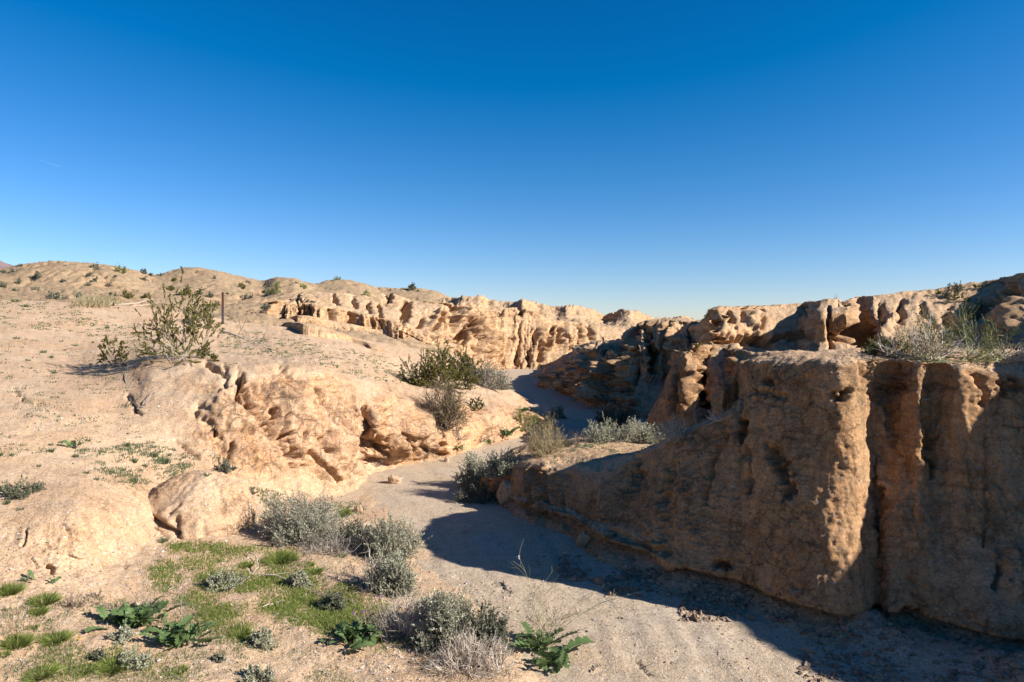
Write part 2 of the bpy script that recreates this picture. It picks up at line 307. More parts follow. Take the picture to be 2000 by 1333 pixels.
# ---------------------------------------------------------------- relief functions
def hor(N):
    h = N.copy(); h[:, 2] = 0; return h / (np.linalg.norm(h, axis=1, keepdims=True) + 1e-3)
def badland(flute=0.25, ff=1.0, lump=0.0, lf=2.0, fine=0.02, fs=7.0, s0=.12, s1=.45, vert=0.2, strata=0.0, zf=2.2, rough=0.03, seed=0, amp=None, grit=0.0, rf=1.2, streak=0.0, rk=None, pits=0.3, grain=0.0, slant=0.0, rocky=1.0, gain=.5, block=0.0, bf=3.0):
    def fn(P, N, px, py):
        nb = SH['nb']; nbl = np.linalg.norm(nb, axis=1) + 1e-6
        st = np.maximum(sstep(s0, s1, 1 - np.abs(N[:, 2])), sstep(s0, s1, 1 - np.abs(nb[:, 2]) / nbl))
        H = hor(nb)
        warp = np.stack([fbm(P * ff * .8, seed + 1, 4), fbm(P * ff * .8, seed + 2, 4), fbm(P * ff * .8, seed + 3, 2)], 1)
        s = SH['s']; h = SH['h']; z1 = 0 * s
        line = np.stack([s * ff * .35, z1, z1 + seed], 1)
        lean = slant + .8 * perlin(line, seed + 50)
        wob = fbm(P * ff * 1.1, seed + 51, 4, .6)
        d = np.zeros(len(P), f32); a_ = 1.0; f_ = ff
        env = .30 + .70 * np.sin(np.pi * np.clip(h * .86 + .07, 0, 1)) if vert else 1.0
        for k in range(5):
            x = s * f_ + (lean * (1 - h) * 1.2 + wob * (.22 + .14 * k)) * (f_ / ff) ** .6
            best, am = tri1(x.astype(f32), seed + 60 + k)
            v = np.clip(1 - 2.1 * best, -.25, 1)             # V-shaped valley between sharp ribs
            d -= a_ * (v * (.25 + 1.1 * am) - .26) * (env if k < 3 else 1.0) * flute
            a_ *= gain; f_ *= 2.15
        d *= (.50 + 1.0 * np.clip(.5 + 1.8 * fbm(P * ff * .4, seed + 40, 2), 0, 1))
        if lump:
            f1, f2 = worley((P + 0.5 / lf * warp) * np.array([lf, lf, lf * 0.6], f32), seed + 8)
            d += lump * (0.8 - f1) - lump * 0.6 * np.exp(-((f2 - f1) / 0.07) ** 2)
        if strata:                # crumbly ledges
            t = P[:, 2] * zf + 1.1 * fbm(P * np.array([.5, .5, .2], f32) * zf * .5, seed + 9, 4, .6); t = t - np.floor(t)
            d += strata * (t ** 3 * 1.2 - .3) * np.clip(.5 + 2.2 * fbm(P * zf * .3, seed + 10, 2), 0, 1)
            t = P[:, 2] * zf * 2.7 + 1.0 * fbm(P * zf * .9, seed + 29, 4, .6); t = t - np.floor(t)
            d += strata * .4 * (t ** 3 - .3)
        a = np.ones(len(P), f32) if amp is None else amp(P, px, py).astype(f32)
        out = H * (d * st * a)[:, None]
        mid = .45 * fbm(P * fs, seed + 11, 5, 0.66) + .45 - 1.5 * np.abs(fbm(P * fs * .8 + 4, seed + 23, 4, .6))
        rid = 1 - 2.6 * np.abs(fbm(P * fs * 1.5 * np.array([1, 1, .55], f32) + .3 * warp, seed + 16, 4, .65))
        pit = np.clip(-perlin(P * fs * 1.3 + 9, seed + 12) - 0.22, 0, 1) * 3.2
        fa = 0.45 + 0.55 * a
        out += N * (fa * fine * (1.5 * mid * (0.5 + 0.8 * st) + (.6 * rid - pits * pit) * st))[:, None]
        rl = 1 - 2.6 * np.abs(fbm(P * rf * 1.6, seed + 17, 5, .6))
        out[:, 2] += (rough * (fbm(P * rf, seed + 13, 6, .6) * 1.4 + .45 * rl) * (1 - .8 * st)) * np.clip(fa, .3, 1)
        if block:
            wq = P + .10 * np.stack([perlin(P * bf, seed + 71), perlin(P * bf, seed + 72), perlin(P * bf, seed + 73)], 1) * (3 / bf)
            msk = np.clip(.45 + 1.8 * fbm(P * bf * .25, seed + 74, 3), .08, 1.3)
            bb = 0
            for k_, (f_, a_) in enumerate(((1.0, 1.0), (2.3, .55), (5.2, .30))):
                rv, eg = blocks(wq * np.array([1, 1, .62], f32) * bf * f_, seed + 80 + k_)
                bb = bb + a_ * (rv * 1.3 - .55 * np.exp(-(eg / .085) ** 2))
            out += H * (block * st * msk * (.35 + .65 * np.minimum(a, 1)) * bb)[:, None]
        if streak: out += H * (streak * st * fbm((P + .12 * warp) * np.array([8, 8, 1.1], f32), seed + 21, 4, .6))[:, None]
        if grain:
            ax = np.array([.80, -.15, -.58]); ax /= np.linalg.norm(ax); b1 = np.cross(ax, [0, 0, 1.0]); b1 /= np.linalg.norm(b1); b2 = np.cross(ax, b1)
            q_ = P + .30 * warp; R_ = np.stack([q_ @ ax * 1.1, q_ @ b1 * 4.5, q_ @ b2 * 4.5], 1)
            gn = fbm(R_, seed + 31, 5, .66); gr = 1 - np.abs(gn) * 6; edge = np.clip(gn * 9, -1, 1)
            out += N * (grain * st * fa * (.5 * edge - 1.3 * np.clip(gr, 0, 1) ** 2 * (perlin(P * 1.9, seed + 33) > -.1) + .9 * gn))[:, None]
        if grit: out += N * (grit * fbm(P * 30, seed + 14, 3, 0.8) * (0.5 + 0.5 * st))[:, None]
        rock = np.clip(st * .95 * rocky + 0.6 * fbm(P * 1.1, seed + 15, 5, .6), 0, 1)
        if rk is not None: rock = np.clip(rock * rk(px, py), 0, 1)
        return out, rock
    return fn

# ---------------------------------------------------------------- left bank: near flat, eroded slope, gravel bench
near = lambda z: [zd(1.35, -12), zd(1.30, 0.5), zd(z + .25, 3.4)]
bank_ribs = [
 (-1600, near(1.2) + [zp(1500,.9),zp(1333,1.0),zp(1200,1.1),zp(1080,1.3),zp(1000,1.45),zp(900,1.7),dp(800,9.5),dp(700,13),dp(640,17),dp(560,22),zd(4.6,30),zd(4.7,40)]),
 (-400, near(.7) + [zp(1500,.55),zp(1333,.6),zp(1200,.75),zp(1080,.95),zp(1000,1.15),zp(900,1.45),zp(800,1.85),dp(700,13),dp(640,17),dp(570,22),zd(4.1,30),zd(4.2,40)]),
 (0, near(.5) + [zp(1500,.3),zp(1333,.4),zp(1180,.5),zp(1130,.6),zp(1010,.98),zp(900,1.3),zp(800,1.7),dp(700,14),dp(640,18),dp(587,24),zd(3.6,30),zd(3.3,40)]),
 (150, near(.45) + [zp(1500,.25),zp(1333,.32),zp(1180,.42),zp(1120,.52),zp(1000,.98),zp(900,1.2),zp(800,1.65),dp(700,15),dp(652,18.5),dp(592,24),zd(3.5,30),zd(3.2,40)]),
 (240, near(.42) + [zp(1500,.22),zp(1333,.30),zp(1160,.36),zp(1100,.42),zp(1000,.80),zp(905,1.1),zp(800,1.6),dp(710,13.8),dp(662,18.5),dp(598,24.5),zd(3.4,31),zd(3.1,40)]),
 (300, near(.4) + [zp(1500,.2),zp(1333,.28),zp(1160,.33),zp(1060,.40),zp(990,.68),zp(900,1.05),zp(800,1.6),dp(705,13.2),dp(668,18),dp(604,25),zd(3.2,31),zd(3.0,40)]),
 (450, near(.35) + [zp(1500,.15),zp(1333,.22),zp(1160,.28),zp(1060,.33),zp(975,.52),zp(895,.95),zp(800,1.58),dp(716,12.8),dp(690,17.5),dp(630,27),dp(632,31),zd(2.6,40)]),
 (540, near(.3) + [zp(1500,.12),zp(1333,.18),zp(1160,.24),zp(1060,.26),zp(975,.33),zp(880,.95),zp(795,1.55),dp(718,13.0),dp(693,17.5),dp(640,27),dp(642,31),zd(2.4,40)]),
 (610, near(.3) + [zp(1500,.1),zp(1333,.16),zp(1180,.22),zp(1080,.22),zp(975,.05),zp(905,.62),zp(800,1.45),dp(724,13.3),dp(697,17.5),dp(650,27),dp(650,32),zd(2.2,41)]),
 (690, near(.28) + [zp(1500,.08),zp(1333,.13),zp(1180,.20),zp(1085,.16),zp(968,-.04),zp(915,.35),zp(825,1.12),dp(750,14.3),dp(712,18),dp(664,28),dp(664,33),zd(1.9,42)]),
 (725, near(.28) + [zp(1500,.08),zp(1333,.12),zp(1180,.18),zp(1095,.10),zp(940,-.06),zp(912,.16),zp(838,1.0),dp(758,14.7),dp(717,18.5),dp(670,29),dp(669,34),zd(1.8,42)]),
 (800, near(.26) + [zp(1500,.06),zp(1333,.12),zp(1190,.15),zp(1110,.03),zp(925,-.08),zp(905,.04),zp(845,.80),dp(775,16),dp(737,20),dp(684,30),dp(681,35),zd(1.5,43)]),
 (900, near(.24) + [zp(1500,.05),zp(1333,.11),zp(1220,.13),zp(1140,-.04),zp(900,-.12),zp(884,.02),zp(850,.38),dp(790,17.3),dp(752,21),dp(718,29),dp(704,36),zd(.9,43)]),
 (960, near(.22) + [zp(1500,.04),zp(1333,.10),zp(1260,.08),zp(1160,-.08),zp(885,-.12),zp(868,.0),zp(842,.32),dp(795,18.2),dp(764,22),dp(745,29),dp(738,35),zd(-.2,43)]),
 (1010, near(.2) + [zp(1500,.04),zp(1333,.06),zp(1290,.0),zp(1160,-.1),zp(875,-.12),zp(857,.0),zp(838,.22),dp(808,18.8),dp(782,22.5),dp(772,26.5),zd(-.15,31),zd(-.4,43)]),
 (1050, near(.2) + [zp(1500,.03),zp(1333,.0),zp(1300,-.06),zp(1160,-.12),zp(870,-.14),zp(850,-.03),zp(832,.08),dp(813,19.3),dp(806,22),zd(-.1,25),zd(-.2,31),zd(-.4,43)]),
 (1110, near(.15) + [zp(1500,.0),zp(1333,-.06),zp(1300,-.12),zp(1160,-.16),zp(870,-.2),zp(850,-.2),zp(838,-.2),zd(-.2,19.6),zd(-.2,22),zd(-.25,25),zd(-.3,31),zd(-.4,43)]),
 (1500, near(.1) + [zp(1500,-.05),zp(1333,-.15),zp(1300,-.2),zp(1160,-.2),zp(870,-.3),zp(850,-.3),zp(838,-.3),zd(-.3,19.6),zd(-.3,22),zd(-.3,25),zd(-.4,31),zd(-.4,43)]),
]
def bank_amp(P, px, py):
    a = 0.12 + 0.88 * sstep(985, 900, py) * sstep(220, 460, px)
    a = np.maximum(a, 0.42 * sstep(150, 60, np.hypot(px - 130, (py - 1060) * 1.6)))
    return a * sstep(3, 6, P[:, 1])
S = lambda pts, w, d: (pts, w, d)
bank_strokes = [
 S([(470,742),(505,800),(550,858),(600,925)], 9, -.22), S([(540,760),(590,790),(650,850),(690,920)], 18, .10), S([(625,768),(655,810),(690,860)], 7, -.16),
 S([(718,800),(720,900)], 8, -.20), S([(745,800),(790,830),(820,860)], 8, -.12), S([(380,800),(420,850),(450,900)], 8, -.10), S([(440,720),(440,760)], 4, -.08),
 # dark slot and gully under the lip
 S([(403,712),(418,722),(430,728)], 2.9, -0.38), S([(462,735),(475,745),(465,765),(462,782),(470,787)], 5.4, -0.94), 
 S([(540,800),(541,815)], 4.3, -0.44), S([(566,815),(562,845),(570,862)], 3.6, -0.38), S([(575,855),(583,875),(592,895)], 5.0, -0.53),
 S([(623,765),(633,785),(641,805)], 4.3, -0.43), S([(610,885),(618,895),(640,915),(665,945)], 3.6, -0.30), S([(600,850),(603,865)], 2.9, -0.20),
  S([(640,850),(632,860),(635,875),(648,888)], 2.9, -0.20), S([(650,925),(662,940)], 3.6, -0.22),
 S([(455,870),(453,895)], 2.9, -0.20), S([(548,880),(552,900)], 2.9, -0.18), S([(500,920),(518,912)], 2.2, -0.10),
  S([(545,725),(570,735)], 5.8, -0.15), S([(620,740),(650,760),(665,772)], 5.0, -0.15),
   
 S([(500,790),(520,830),(560,870),(600,930)], 22, -.10), S([(560,770),(610,810),(640,850)], 24, .10), S([(440,790),(500,850),(540,910)], 26, .10),
 S([(712,800),(713,860),(708,905)], 4.3, -0.28), S([(720,838),(755,834),(788,828)], 2.2, -0.20), S([(738,870),(748,865)], 13, -.34), S([(722,900),(760,905)], 6.5, -0.15),
    S([(750,880),(765,895)], 2.9, -0.19),
 S([(800,850),(806,880)], 4.3, -0.22), S([(830,870),(850,885),(870,890)], 4.3, -0.20), S([(865,868),(872,890)], 3.6, -0.25),
 # small cracks of the near embankment and slope
 S([(50,1035),(46,1070)], 2.2, -0.06), S([(62,1095),(72,1112)], 2.2, -0.05), S([(95,1110),(108,1112),(105,1125)], 3.2, -0.28), S([(138,1121),(150,1124)], 2.9, -0.10),
 S([(210,1015),(222,1028),(232,1032)], 2.2, -0.09), S([(222,1048),(233,1060),(232,1072)], 2.2, -0.07), S([(238,1092),(246,1115)], 2.2, -0.06),
 S([(345,862),(370,885),(390,900)], 2.9, -0.12),    
    S([(25,760),(50,785),(90,795)], 2.9, -0.06),
   S([(250,775),(262,800),(275,812)], 2.9, -0.10), S([(420,835),(423,850)], 2.2, -0.12),
]
bank_relief = badland(flute=.16, ff=.75, slant=1.1, fine=.026, fs=5.0, pits=.1, grain=.020, strata=.025, s0=.07, s1=.24, rough=.085, rf=1.1, seed=3, amp=bank_amp, grit=.014, rk=lambda px, py: .35 + .75 * sstep(960, 880, py) * sstep(180, 480, px + .6 * (py - 700)), block=.055, bf=2.6)
bank, G_bank = sheet('bank', bank_ribs, 600, 400, bank_relief, M_bank, bank_strokes, nearx=3.6)

# ---------------------------------------------------------------- the dry wash bed
def wash_relief(P, N, px, py):
    o = np.zeros_like(P)
    q = P * np.array([1, .55, 1], f32)
    fl = fbm(np.stack([P[:, 0] * .9 + .28 * P[:, 1] + .5 * np.sin(P[:, 1] * .5), P[:, 1] * .16, 0 * P[:, 0]], 1).astype(f32) * 3.0, 30, 4, .6)
    o[:, 2] = .05 * fl * (1 - 2 * np.abs(fl)) + .03 * fbm(q * .7, 21, 4) + .014 * np.abs(perlin(q * 3.0, 22)) + .006 * fbm(P * 9, 23, 3) + .003 * fbm(P * 30, 24, 2)
    # crumbled talus below the near wall, with clods
    m = sstep(-.5, .9, P[:, 0] - (3.9 - (P[:, 1] - 5.0) * .62) + .25 * fbm(P * 1.2, 25, 3)) * sstep(11.5, 9.5, P[:, 1]) * sstep(2.0, 3.5, P[:, 1])
    f1, f2 = worley(P * 5.5, 26)
    g1, g2 = worley(P * 13, 27)
    bm = np.clip(.5 + 1.5 * fbm(P * .9, 31, 3), 0, 1)
    o[:, 2] += m * (.04 + .40 * m * m * bm + .11 * np.clip(.65 - f1, 0, 1) * (perlin(P * 1.7, 28) > -.05) + .045 * np.clip(.6 - g1, 0, 1) + .03 * fbm(P * 12, 32, 3))
    rock = np.clip(m * .6 + .25 * fbm(P * .8, 29, 3), 0, 1)
    return o, rock
wr = []
for x in (-3200, -1500, -400, 200, 500, 800, 1100, 1400, 1700, 2000, 2400, 3000, 4200, 7000):
    wr.append((x, [zd(0, 2.0)] + [zp(py, 0) for py in (1500, 1333, 1180, 1060, 980, 920, 880, 845, 815, 785, 755, 730, 700, 680)]))
wash, G_wash = sheet('wash', wr, 380, 300, wash_relief, M_wash, [
 S([(960,1140),(985,1152),(995,1158)], 3, -.03), S([(1245,1292),(1262,1312),(1275,1322)], 2.5, -.025), S([(1160,1315),(1172,1308)], 2.5, -.02), S([(1060,1030),(1090,1080),(1100,1120)], 8, -.02)])

# ---------------------------------------------------------------- near right wall with its terrace and plateau
def wall_rib(px, Db, Dl, zt, back, notch=.14, k=1.0, mid=(0, 0, 0, 0), zn=.25):
    s = zt
    pts = [zd(-.35, Db - .55), zd(-.02, Db - .22), zd(.10 * min(1, s / .8), Db + notch * .3), zd(.20 * min(1, s / .8), Db + notch),
           zd(zn * min(1, s / .8), Db - .02)]
    for fr, dm in zip((.36, .58, .80, .93), mid):
        pts.append(zd(zt * fr, Db + (Dl - Db) * fr ** (1.5 if px < 1600 or px > 2100 else 1.0) + dm))
    pts += [zd(zt - .01, Dl + .02)]
    pts += [zd(*q) for q in back]
    return (px, pts)
def terr(Dl, zt):      # terrace behind the low part of the wall
    return [(zt + .00, Dl + .25), (.55 * zt + .45 * .78, Dl + 1.0), (.80, 12.3), (.72, 13.6), (.2, 14.5), (-.4, 15.2)]
def plat(Dl, zt, Df=11.5):
    return [(zt + .04, Dl + .25), (zt + .05, Dl + .6), (zt + .03, max(Df - .4, Dl + 1.0)), (zt - .1, max(Df, Dl + 1.1)), (zt - .9, max(Df + .4, Dl + 1.5)), (0, max(Df + 1.0, Dl + 2.2))]
wall_ribs = [
 wall_rib(905, 13.4, 13.5, -.1, [(-.1,13.6),(-.15,13.7),(-.2,13.8),(-.3,14),(-.3,14.3),(-.4,14.6)], notch=0),
 wall_rib(945, 12.5, 12.7, .26, [(.26,12.8),(.22,13.1),(.16,13.4),(.05,13.7),(-.1,14.1),(-.4,14.5)], notch=.02),
 wall_rib(975, 11.75, 12.0, .46, [(.48,12.2),(.48,12.6),(.42,13.2),(.3,13.8),(0,14.3),(-.4,14.8)], notch=.05),
 wall_rib(1008, 11.15, 11.6, .60, [(.62,11.8),(.62,12.2),(.6,13.0),(.5,13.8),(.1,14.4),(-.4,15)], notch=.30),
 wall_rib(1040, 10.8, 11.3, .68, [(.70,11.5),(.70,12.0),(.7,12.8),(.62,13.8),(.2,14.5),(-.4,15.1)], notch=.06),
 wall_rib(1110, 10.15, 10.85, .75, [(.77,11.1),(.76,11.7),(.76,12.6),(.7,13.7),(.2,14.5),(-.4,15.2)], notch=.10),
 wall_rib(1170, 9.15, 10.2, .84, [(.86,10.5),(.84,11.3),(.80,12.4),(.72,13.6),(.2,14.5),(-.4,15.2)], notch=.16),
 wall_rib(1240, 8.65, 9.8, 1.10, terr(9.8, 1.10), notch=.2),
 wall_rib(1316, 8.1, 9.3, 1.44, terr(9.3, 1.44), notch=.25),
 wall_rib(1378, 7.85, 9.0, 1.68, terr(9.0, 1.68), notch=.25),
 wall_rib(1436, 7.6, 8.75, 1.90, [(1.92,8.95),(1.9,9.3),(1.4,10.3),(1.0,12.0),(.6,13.4),(-.4,15.2)], notch=.25),
 wall_rib(1449, 7.55, 8.75, 1.96, [(2.0,8.95),(2.0,9.3),(1.5,10.3),(1.0,12.0),(.6,13.4),(-.4,15.2)], notch=.25),
 wall_rib(1459, 7.5, 8.72, 2.38, plat(8.72, 2.38, 9.8), notch=.25),
 wall_rib(1500, 7.25, 8.45, 2.48, plat(8.45, 2.46, 9.9), notch=.25),
 wall_rib(1560, 7.0, 8.15, 2.52, plat(8.15, 2.5, 10.0), notch=.28),
 wall_rib(1644, 6.72, 7.60, 2.53, plat(7.75, 2.52, 10.2), notch=.3, mid=(.04,.02,-.02,0)),
 wall_rib(1662, 6.70, 7.62, 2.53, plat(7.8, 2.52, 10.2), notch=.3, mid=(.04,.02,-.02,0)),
 wall_rib(1715, 6.95, 7.98, 2.54, plat(8.08, 2.52, 10.3), notch=.3, mid=(.20,.20,.10,0)),
 wall_rib(1736, 6.78, 8.0, 2.52, plat(8.1, 2.52, 10.6), notch=.3, mid=(.10,.16,.16,.1)),
 wall_rib(1765, 6.76, 7.85, 2.52, plat(8.0, 2.50, 10.8), notch=.3, mid=(.10,.12,.10,.05)),
 wall_rib(1802, 6.70, 7.7, 2.52, plat(7.85, 2.50), notch=.3, mid=(.10,.10,.05,.0)),
 wall_rib(1822, 6.62, 7.8, 2.52, plat(7.9, 2.50), notch=.3, mid=(.12,.18,.15,.05)),
 wall_rib(1880, 6.44, 7.65, 2.49, plat(7.8, 2.49), notch=.3, mid=(.15,.15,.0,-.05)),
 wall_rib(1925, 6.28, 7.7, 2.46, plat(7.9, 2.48), notch=.3, mid=(.16,.15,.03,.0)),
 wall_rib(2000, 6.16, 7.7, 2.42, plat(7.9, 2.46), notch=.28, mid=(.18,.16,.0,.0)),
 wall_rib(2160, 5.95, 7.5, 2.5, plat(7.7, 2.5), notch=.25, mid=(.1,.1,0,0)),
 wall_rib(2330, 5.8, 7.1, 2.95, plat(7.3, 3.0), notch=.2),
 wall_rib(2480, 5.9, 6.9, 3.7, plat(7.1, 3.8), notch=.2),
 wall_rib(2800, 5.4, 6.3, 3.85, plat(6.5, 3.9), notch=.2),
 wall_rib(3800, 3.8, 4.5, 3.85, plat(4.7, 3.9), notch=.2),
 wall_rib(5500, 2.5, 3.0, 3.85, plat(3.2, 3.9), notch=.2),
 wall_rib(12000, 1.0, 1.27, 3.85, plat(1.4, 3.9), notch=.1),
]
wall_strokes = [
 S([(1450,822),(1453,860),(1460,900),(1463,960)], 4, -.20), S([(1392,900),(1385,935),(1378,985)], 4, -.10), S([(1392,900),(1405,880),(1420,850)], 4, -.07),
 S([(1515,880),(1530,905),(1538,935),(1540,965)], 9, -.16), S([(1490,745),(1512,748)], 5, -.32), S([(1500,870),(1505,900)], 5, -.08),
 S([(1463,765),(1500,767),(1535,775)], 6, -.07), S([(1560,790),(1560,860)], 5, -.03), S([(1641,772)], 6, -.25) if 0 else S([(1640,772),(1643,772)], 6.5, -.34),
 S([(1694,738),(1705,740)], 6, -.10), S([(1692,725),(1690,735)], 3, -.12), S([(1710,772),(1711,774)], 3, -.16), S([(1700,766),(1703,766)], 3, -.10), S([(1676,764),(1678,764)], 3, -.10),
 S([(1752,735),(1742,760),(1728,785)], 8, -.12), S([(1735,800),(1740,840),(1752,890)], 6, -.07),
 S([(1799,730),(1802,755),(1806,800),(1812,830),(1820,870),(1822,930)], 5, -.24), S([(1815,860),(1820,900)], 8, -.06),
 S([(1893,735),(1905,760),(1912,790)], 5, -.16), S([(1975,740),(1980,746)], 5, -.22), S([(1940,750),(1965,758),(1985,760)], 6, -.10),
 S([(1715,900),(1726,925),(1724,940)], 10, .09), S([(1925,860),(1925,930),(1927,1010),(1920,1070)], 4, -.05),
 S([(1240,900),(1236,930),(1240,960)], 7, -.14), S([(1313,915),(1300,950),(1296,985)], 8, -.08), S([(1036,925),(1036,1000)], 6, -.14), S([(1060,925),(1058,1000)], 8, .08),
 S([(1110,925),(1104,1000)], 7, -.07), S([(1290,1000),(1280,1060),(1310,1095)], 16, .10), S([(1155,985),(1148,1025)], 8, -.06),
 S([(1192,1044),(1240,1060),(1300,1085)], 7, -.10), S([(1100,1000),(1104,1040)], 8, .04), S([(1400,1105),(1420,1108)], 6, -.2), S([(1780,1195),(1790,1200)], 8, -.2),
 S([(1975,1090),(1990,1150)], 24, .12), S([(1950,1110),(1945,1150)], 5, -.10), S([(1330,960),(1340,1050)], 22, .06), S([(1600,1000),(1640,1080)], 30, .05), S([(1760,1000),(1800,1100)], 40, .06),
]
def wall_amp(P, px, py):
    return 1.0 - 0.45 * sstep(1180, 1240, px) - 0.25 * sstep(1540, 1600, px) + .12 * sstep(1720, 1760, px) + .7 * sstep(2.0, 2.35, P[:, 2]) * sstep(1440, 1480, px)
wall_relief = badland(flute=.11, ff=.8, vert=0, fine=.018, fs=6.0, pits=.1, streak=.035, strata=.03, zf=1.7, s0=.10, s1=.42, rough=.07, rf=2.2, seed=40, amp=wall_amp, grit=.018, block=.095, bf=2.2)
cliff, G_wall = sheet('cliff', wall_ribs, 580, 390, wall_relief, M_wall, wall_strokes)

# ---------------------------------------------------------------- middle right badlands (two spurs) and the back ridge
def cliff_rib(px, foot, lip, bk, mid=(0, 0), zb=None):
    (zf, Df), (zl, Dl) = foot, lip
    return (px, [zd(zf - .8, Df - .8), zd(zf, Df), zd(zf + (zl - zf) * .35, Df + (Dl - Df) * .42 + mid[0]), zd(zf + (zl - zf) * .7, Df + (Dl - Df) * .7 + mid[1]),
                 zd(zf + (zl - zf) * .93, Df + (Dl - Df) * .95), zd(zl, Dl + .1)] + [zd(*q) for q in bk])
def cb(zl, Dl, n=8, drop=.3, end=0): return [(zl + .0, Dl + n * .3), (zl - drop, Dl + n), (zl - drop - .8, Dl + n + 1.5), (end, Dl + n + 3)]
s7 = [
 cliff_rib(1040, zd(-.1, 37), zd(-.05, 38), cb(-.1, 38, 2, .1, -.3)),
 cliff_rib(1066, dp(737, 36), dp(726, 37.5), [(0.34, 38.5), (0.09, 42), (-0.41, 44), (-.3, 47)]),
 cliff_rib(1085, dp(752, 32), dp(728, 34), [(0.55, 36), (0.45, 44), (-0.05, 46), (-.3, 49)]),
 cliff_rib(1112, dp(772, 28.3), dp(712, 30.5), [(1.15, 33), (1.0, 43), (0.5, 45), (-.3, 48)]),
 cliff_rib(1140, dp(790, 25.5), dp(702, 28.6), [(1.48, 31), (1.56, 41), (1.06, 43), (-.3, 46)]),
 cliff_rib(1160, dp(796, 24.6), dp(694, 27.8), [(1.68, 30), (1.75, 39), (1.25, 41), (-.3, 44)]),
 cliff_rib(1185, dp(802, 23.8), dp(706, 26.4), [(1.52, 29), (1.89, 36), (1.39, 38), (-.3, 41)]),
 cliff_rib(1215, dp(806, 23.2), dp(700, 25.8), [(1.67, 28), (2.11, 32), (1.61, 34), (-.3, 37)]),
 cliff_rib(1238, dp(812, 22.5), dp(684, 25.2), [(1.99, 27), (2.38, 30), (1.88, 32), (-.3, 35)]),
 cliff_rib(1256, dp(815, 22.1), dp(633, 26.3), cb(2.85, 26.3, 10)),
 cliff_rib(1300, dp(818, 21.6), dp(629, 25.8), cb(2.93, 26, 10), mid=(.8,.3)),
 cliff_rib(1340, dp(822, 21), dp(627, 25.5), cb(2.96, 25.5, 10)),
 cliff_rib(1375, dp(824, 21), dp(640, 25.5), cb(2.75, 25.5, 10)),
 cliff_rib(1440, dp(826, 20.5), dp(655, 25), cb(2.5, 25, 8)),
 cliff_rib(1540, dp(826, 20.5), dp(668, 24), cb(2.3, 24, 8)),
]
s7_str = [S([(1122,725),(1112,760)], 6, .8), S([(1150,715),(1140,775)], 7, .9), S([(1183,722),(1175,785)], 7, .9), S([(1165,720),(1155,780)], 5, -.9), S([(1207,715),(1200,785)], 5, -1.0), S([(1228,705),(1224,790)], 6, .8), S([(1245,720),(1242,790)], 5, -.8), S([(1095,735),(1085,760)], 5, .6), S([(1130,690),(1180,690)], 5, .4), S([(1268,650),(1272,690),(1276,725)], 7, -1.1), S([(1238,655),(1240,680)], 6, .35), S([(1190,690),(1215,700)], 10, .35), S([(1160,690),(1150,720)], 10, -.35),
          S([(1110,720),(1105,750)], 9, -.35), S([(1320,650),(1325,690)], 8, .4), S([(1300,650),(1300,680)], 6, -.35), S([(1225,700),(1225,760)], 8, -.5), S([(1135,730),(1135,780)], 10, -.4), S([(1350,650),(1350,670)], 7, -.3)]
far_relief = badland(flute=.70, ff=.42, gain=.62, fine=.045, fs=3.2, strata=.10, zf=1.3, streak=.05, s0=.05, s1=.30, rough=.14, rf=.9, seed=60, block=.16, bf=.9)
cliff2, G7 = sheet('cliff', s7, 300, 200, far_relief, M_far, s7_str)
s7b = [
 cliff_rib(1225, zd(-.1, 17), zd(.1, 17.6), cb(.0, 17.5, .4, .1, -.3)),
 cliff_rib(1262, zd(-.1, 15.8), dp(822, 17), cb(.5, 17, .4, .1, 0)),
 cliff_rib(1290, zd(-.1, 15.3), dp(775, 16.8), cb(1.15, 16.8, .5, .1, 0)),
 cliff_rib(1312, zd(-.1, 15.0), dp(722, 16.6), cb(1.8, 16.6, 1, .1, 1)),
 cliff_rib(1335, zd(.0, 14.6), dp(692, 16.8), cb(2.1, 16.8, 2, .1, 1.5)),
 cliff_rib(1362, zd(.4, 14.6), dp(676, 17.2), cb(2.3, 17.2, 2.5, .1, 1.5)),
 cliff_rib(1400, zd(.4, 15.2), dp(675, 18), cb(2.3, 18, 2.5, .1, 1.5)),
 cliff_rib(1432, zd(.6, 14.2), dp(684, 17), cb(2.2, 17, 2.5, .1, 1.5)),
 cliff_rib(1480, zd(.8, 13.0), dp(694, 16), cb(2.1, 16, 2.5, .1, 1.5)),
 cliff_rib(1540, zd(.9, 12.6), dp(690, 15.5), cb(2.2, 15.5, 2.5, .1, 1.5)),
 cliff_rib(1700, zd(1.2, 12.8), dp(700, 15), cb(2.1, 15, 2.5, .1, 1.5)),
]
s7b_str = [S([(1393,745),(1396,790)], 17, -1.3), S([(1340,700),(1345,735),(1338,790)], 9, .30), S([(1355,700),(1420,700)], 10, -.2), S([(1320,740),(1315,800)], 8, -.2), S([(1430,690),(1433,712)], 6, .2),
           S([(1365,790),(1368,720)], 8, -.25)]
mid_relief = badland(flute=.26, ff=.7, fine=.032, fs=4.5, strata=.05, zf=1.8, streak=.04, s0=.05, s1=.32, rough=.10, rf=1.4, seed=80, grit=.012, block=.09, bf=1.6)
cliff3, G7b = sheet('cliff', s7b, 220, 200, mid_relief, M_wall, s7b_str)
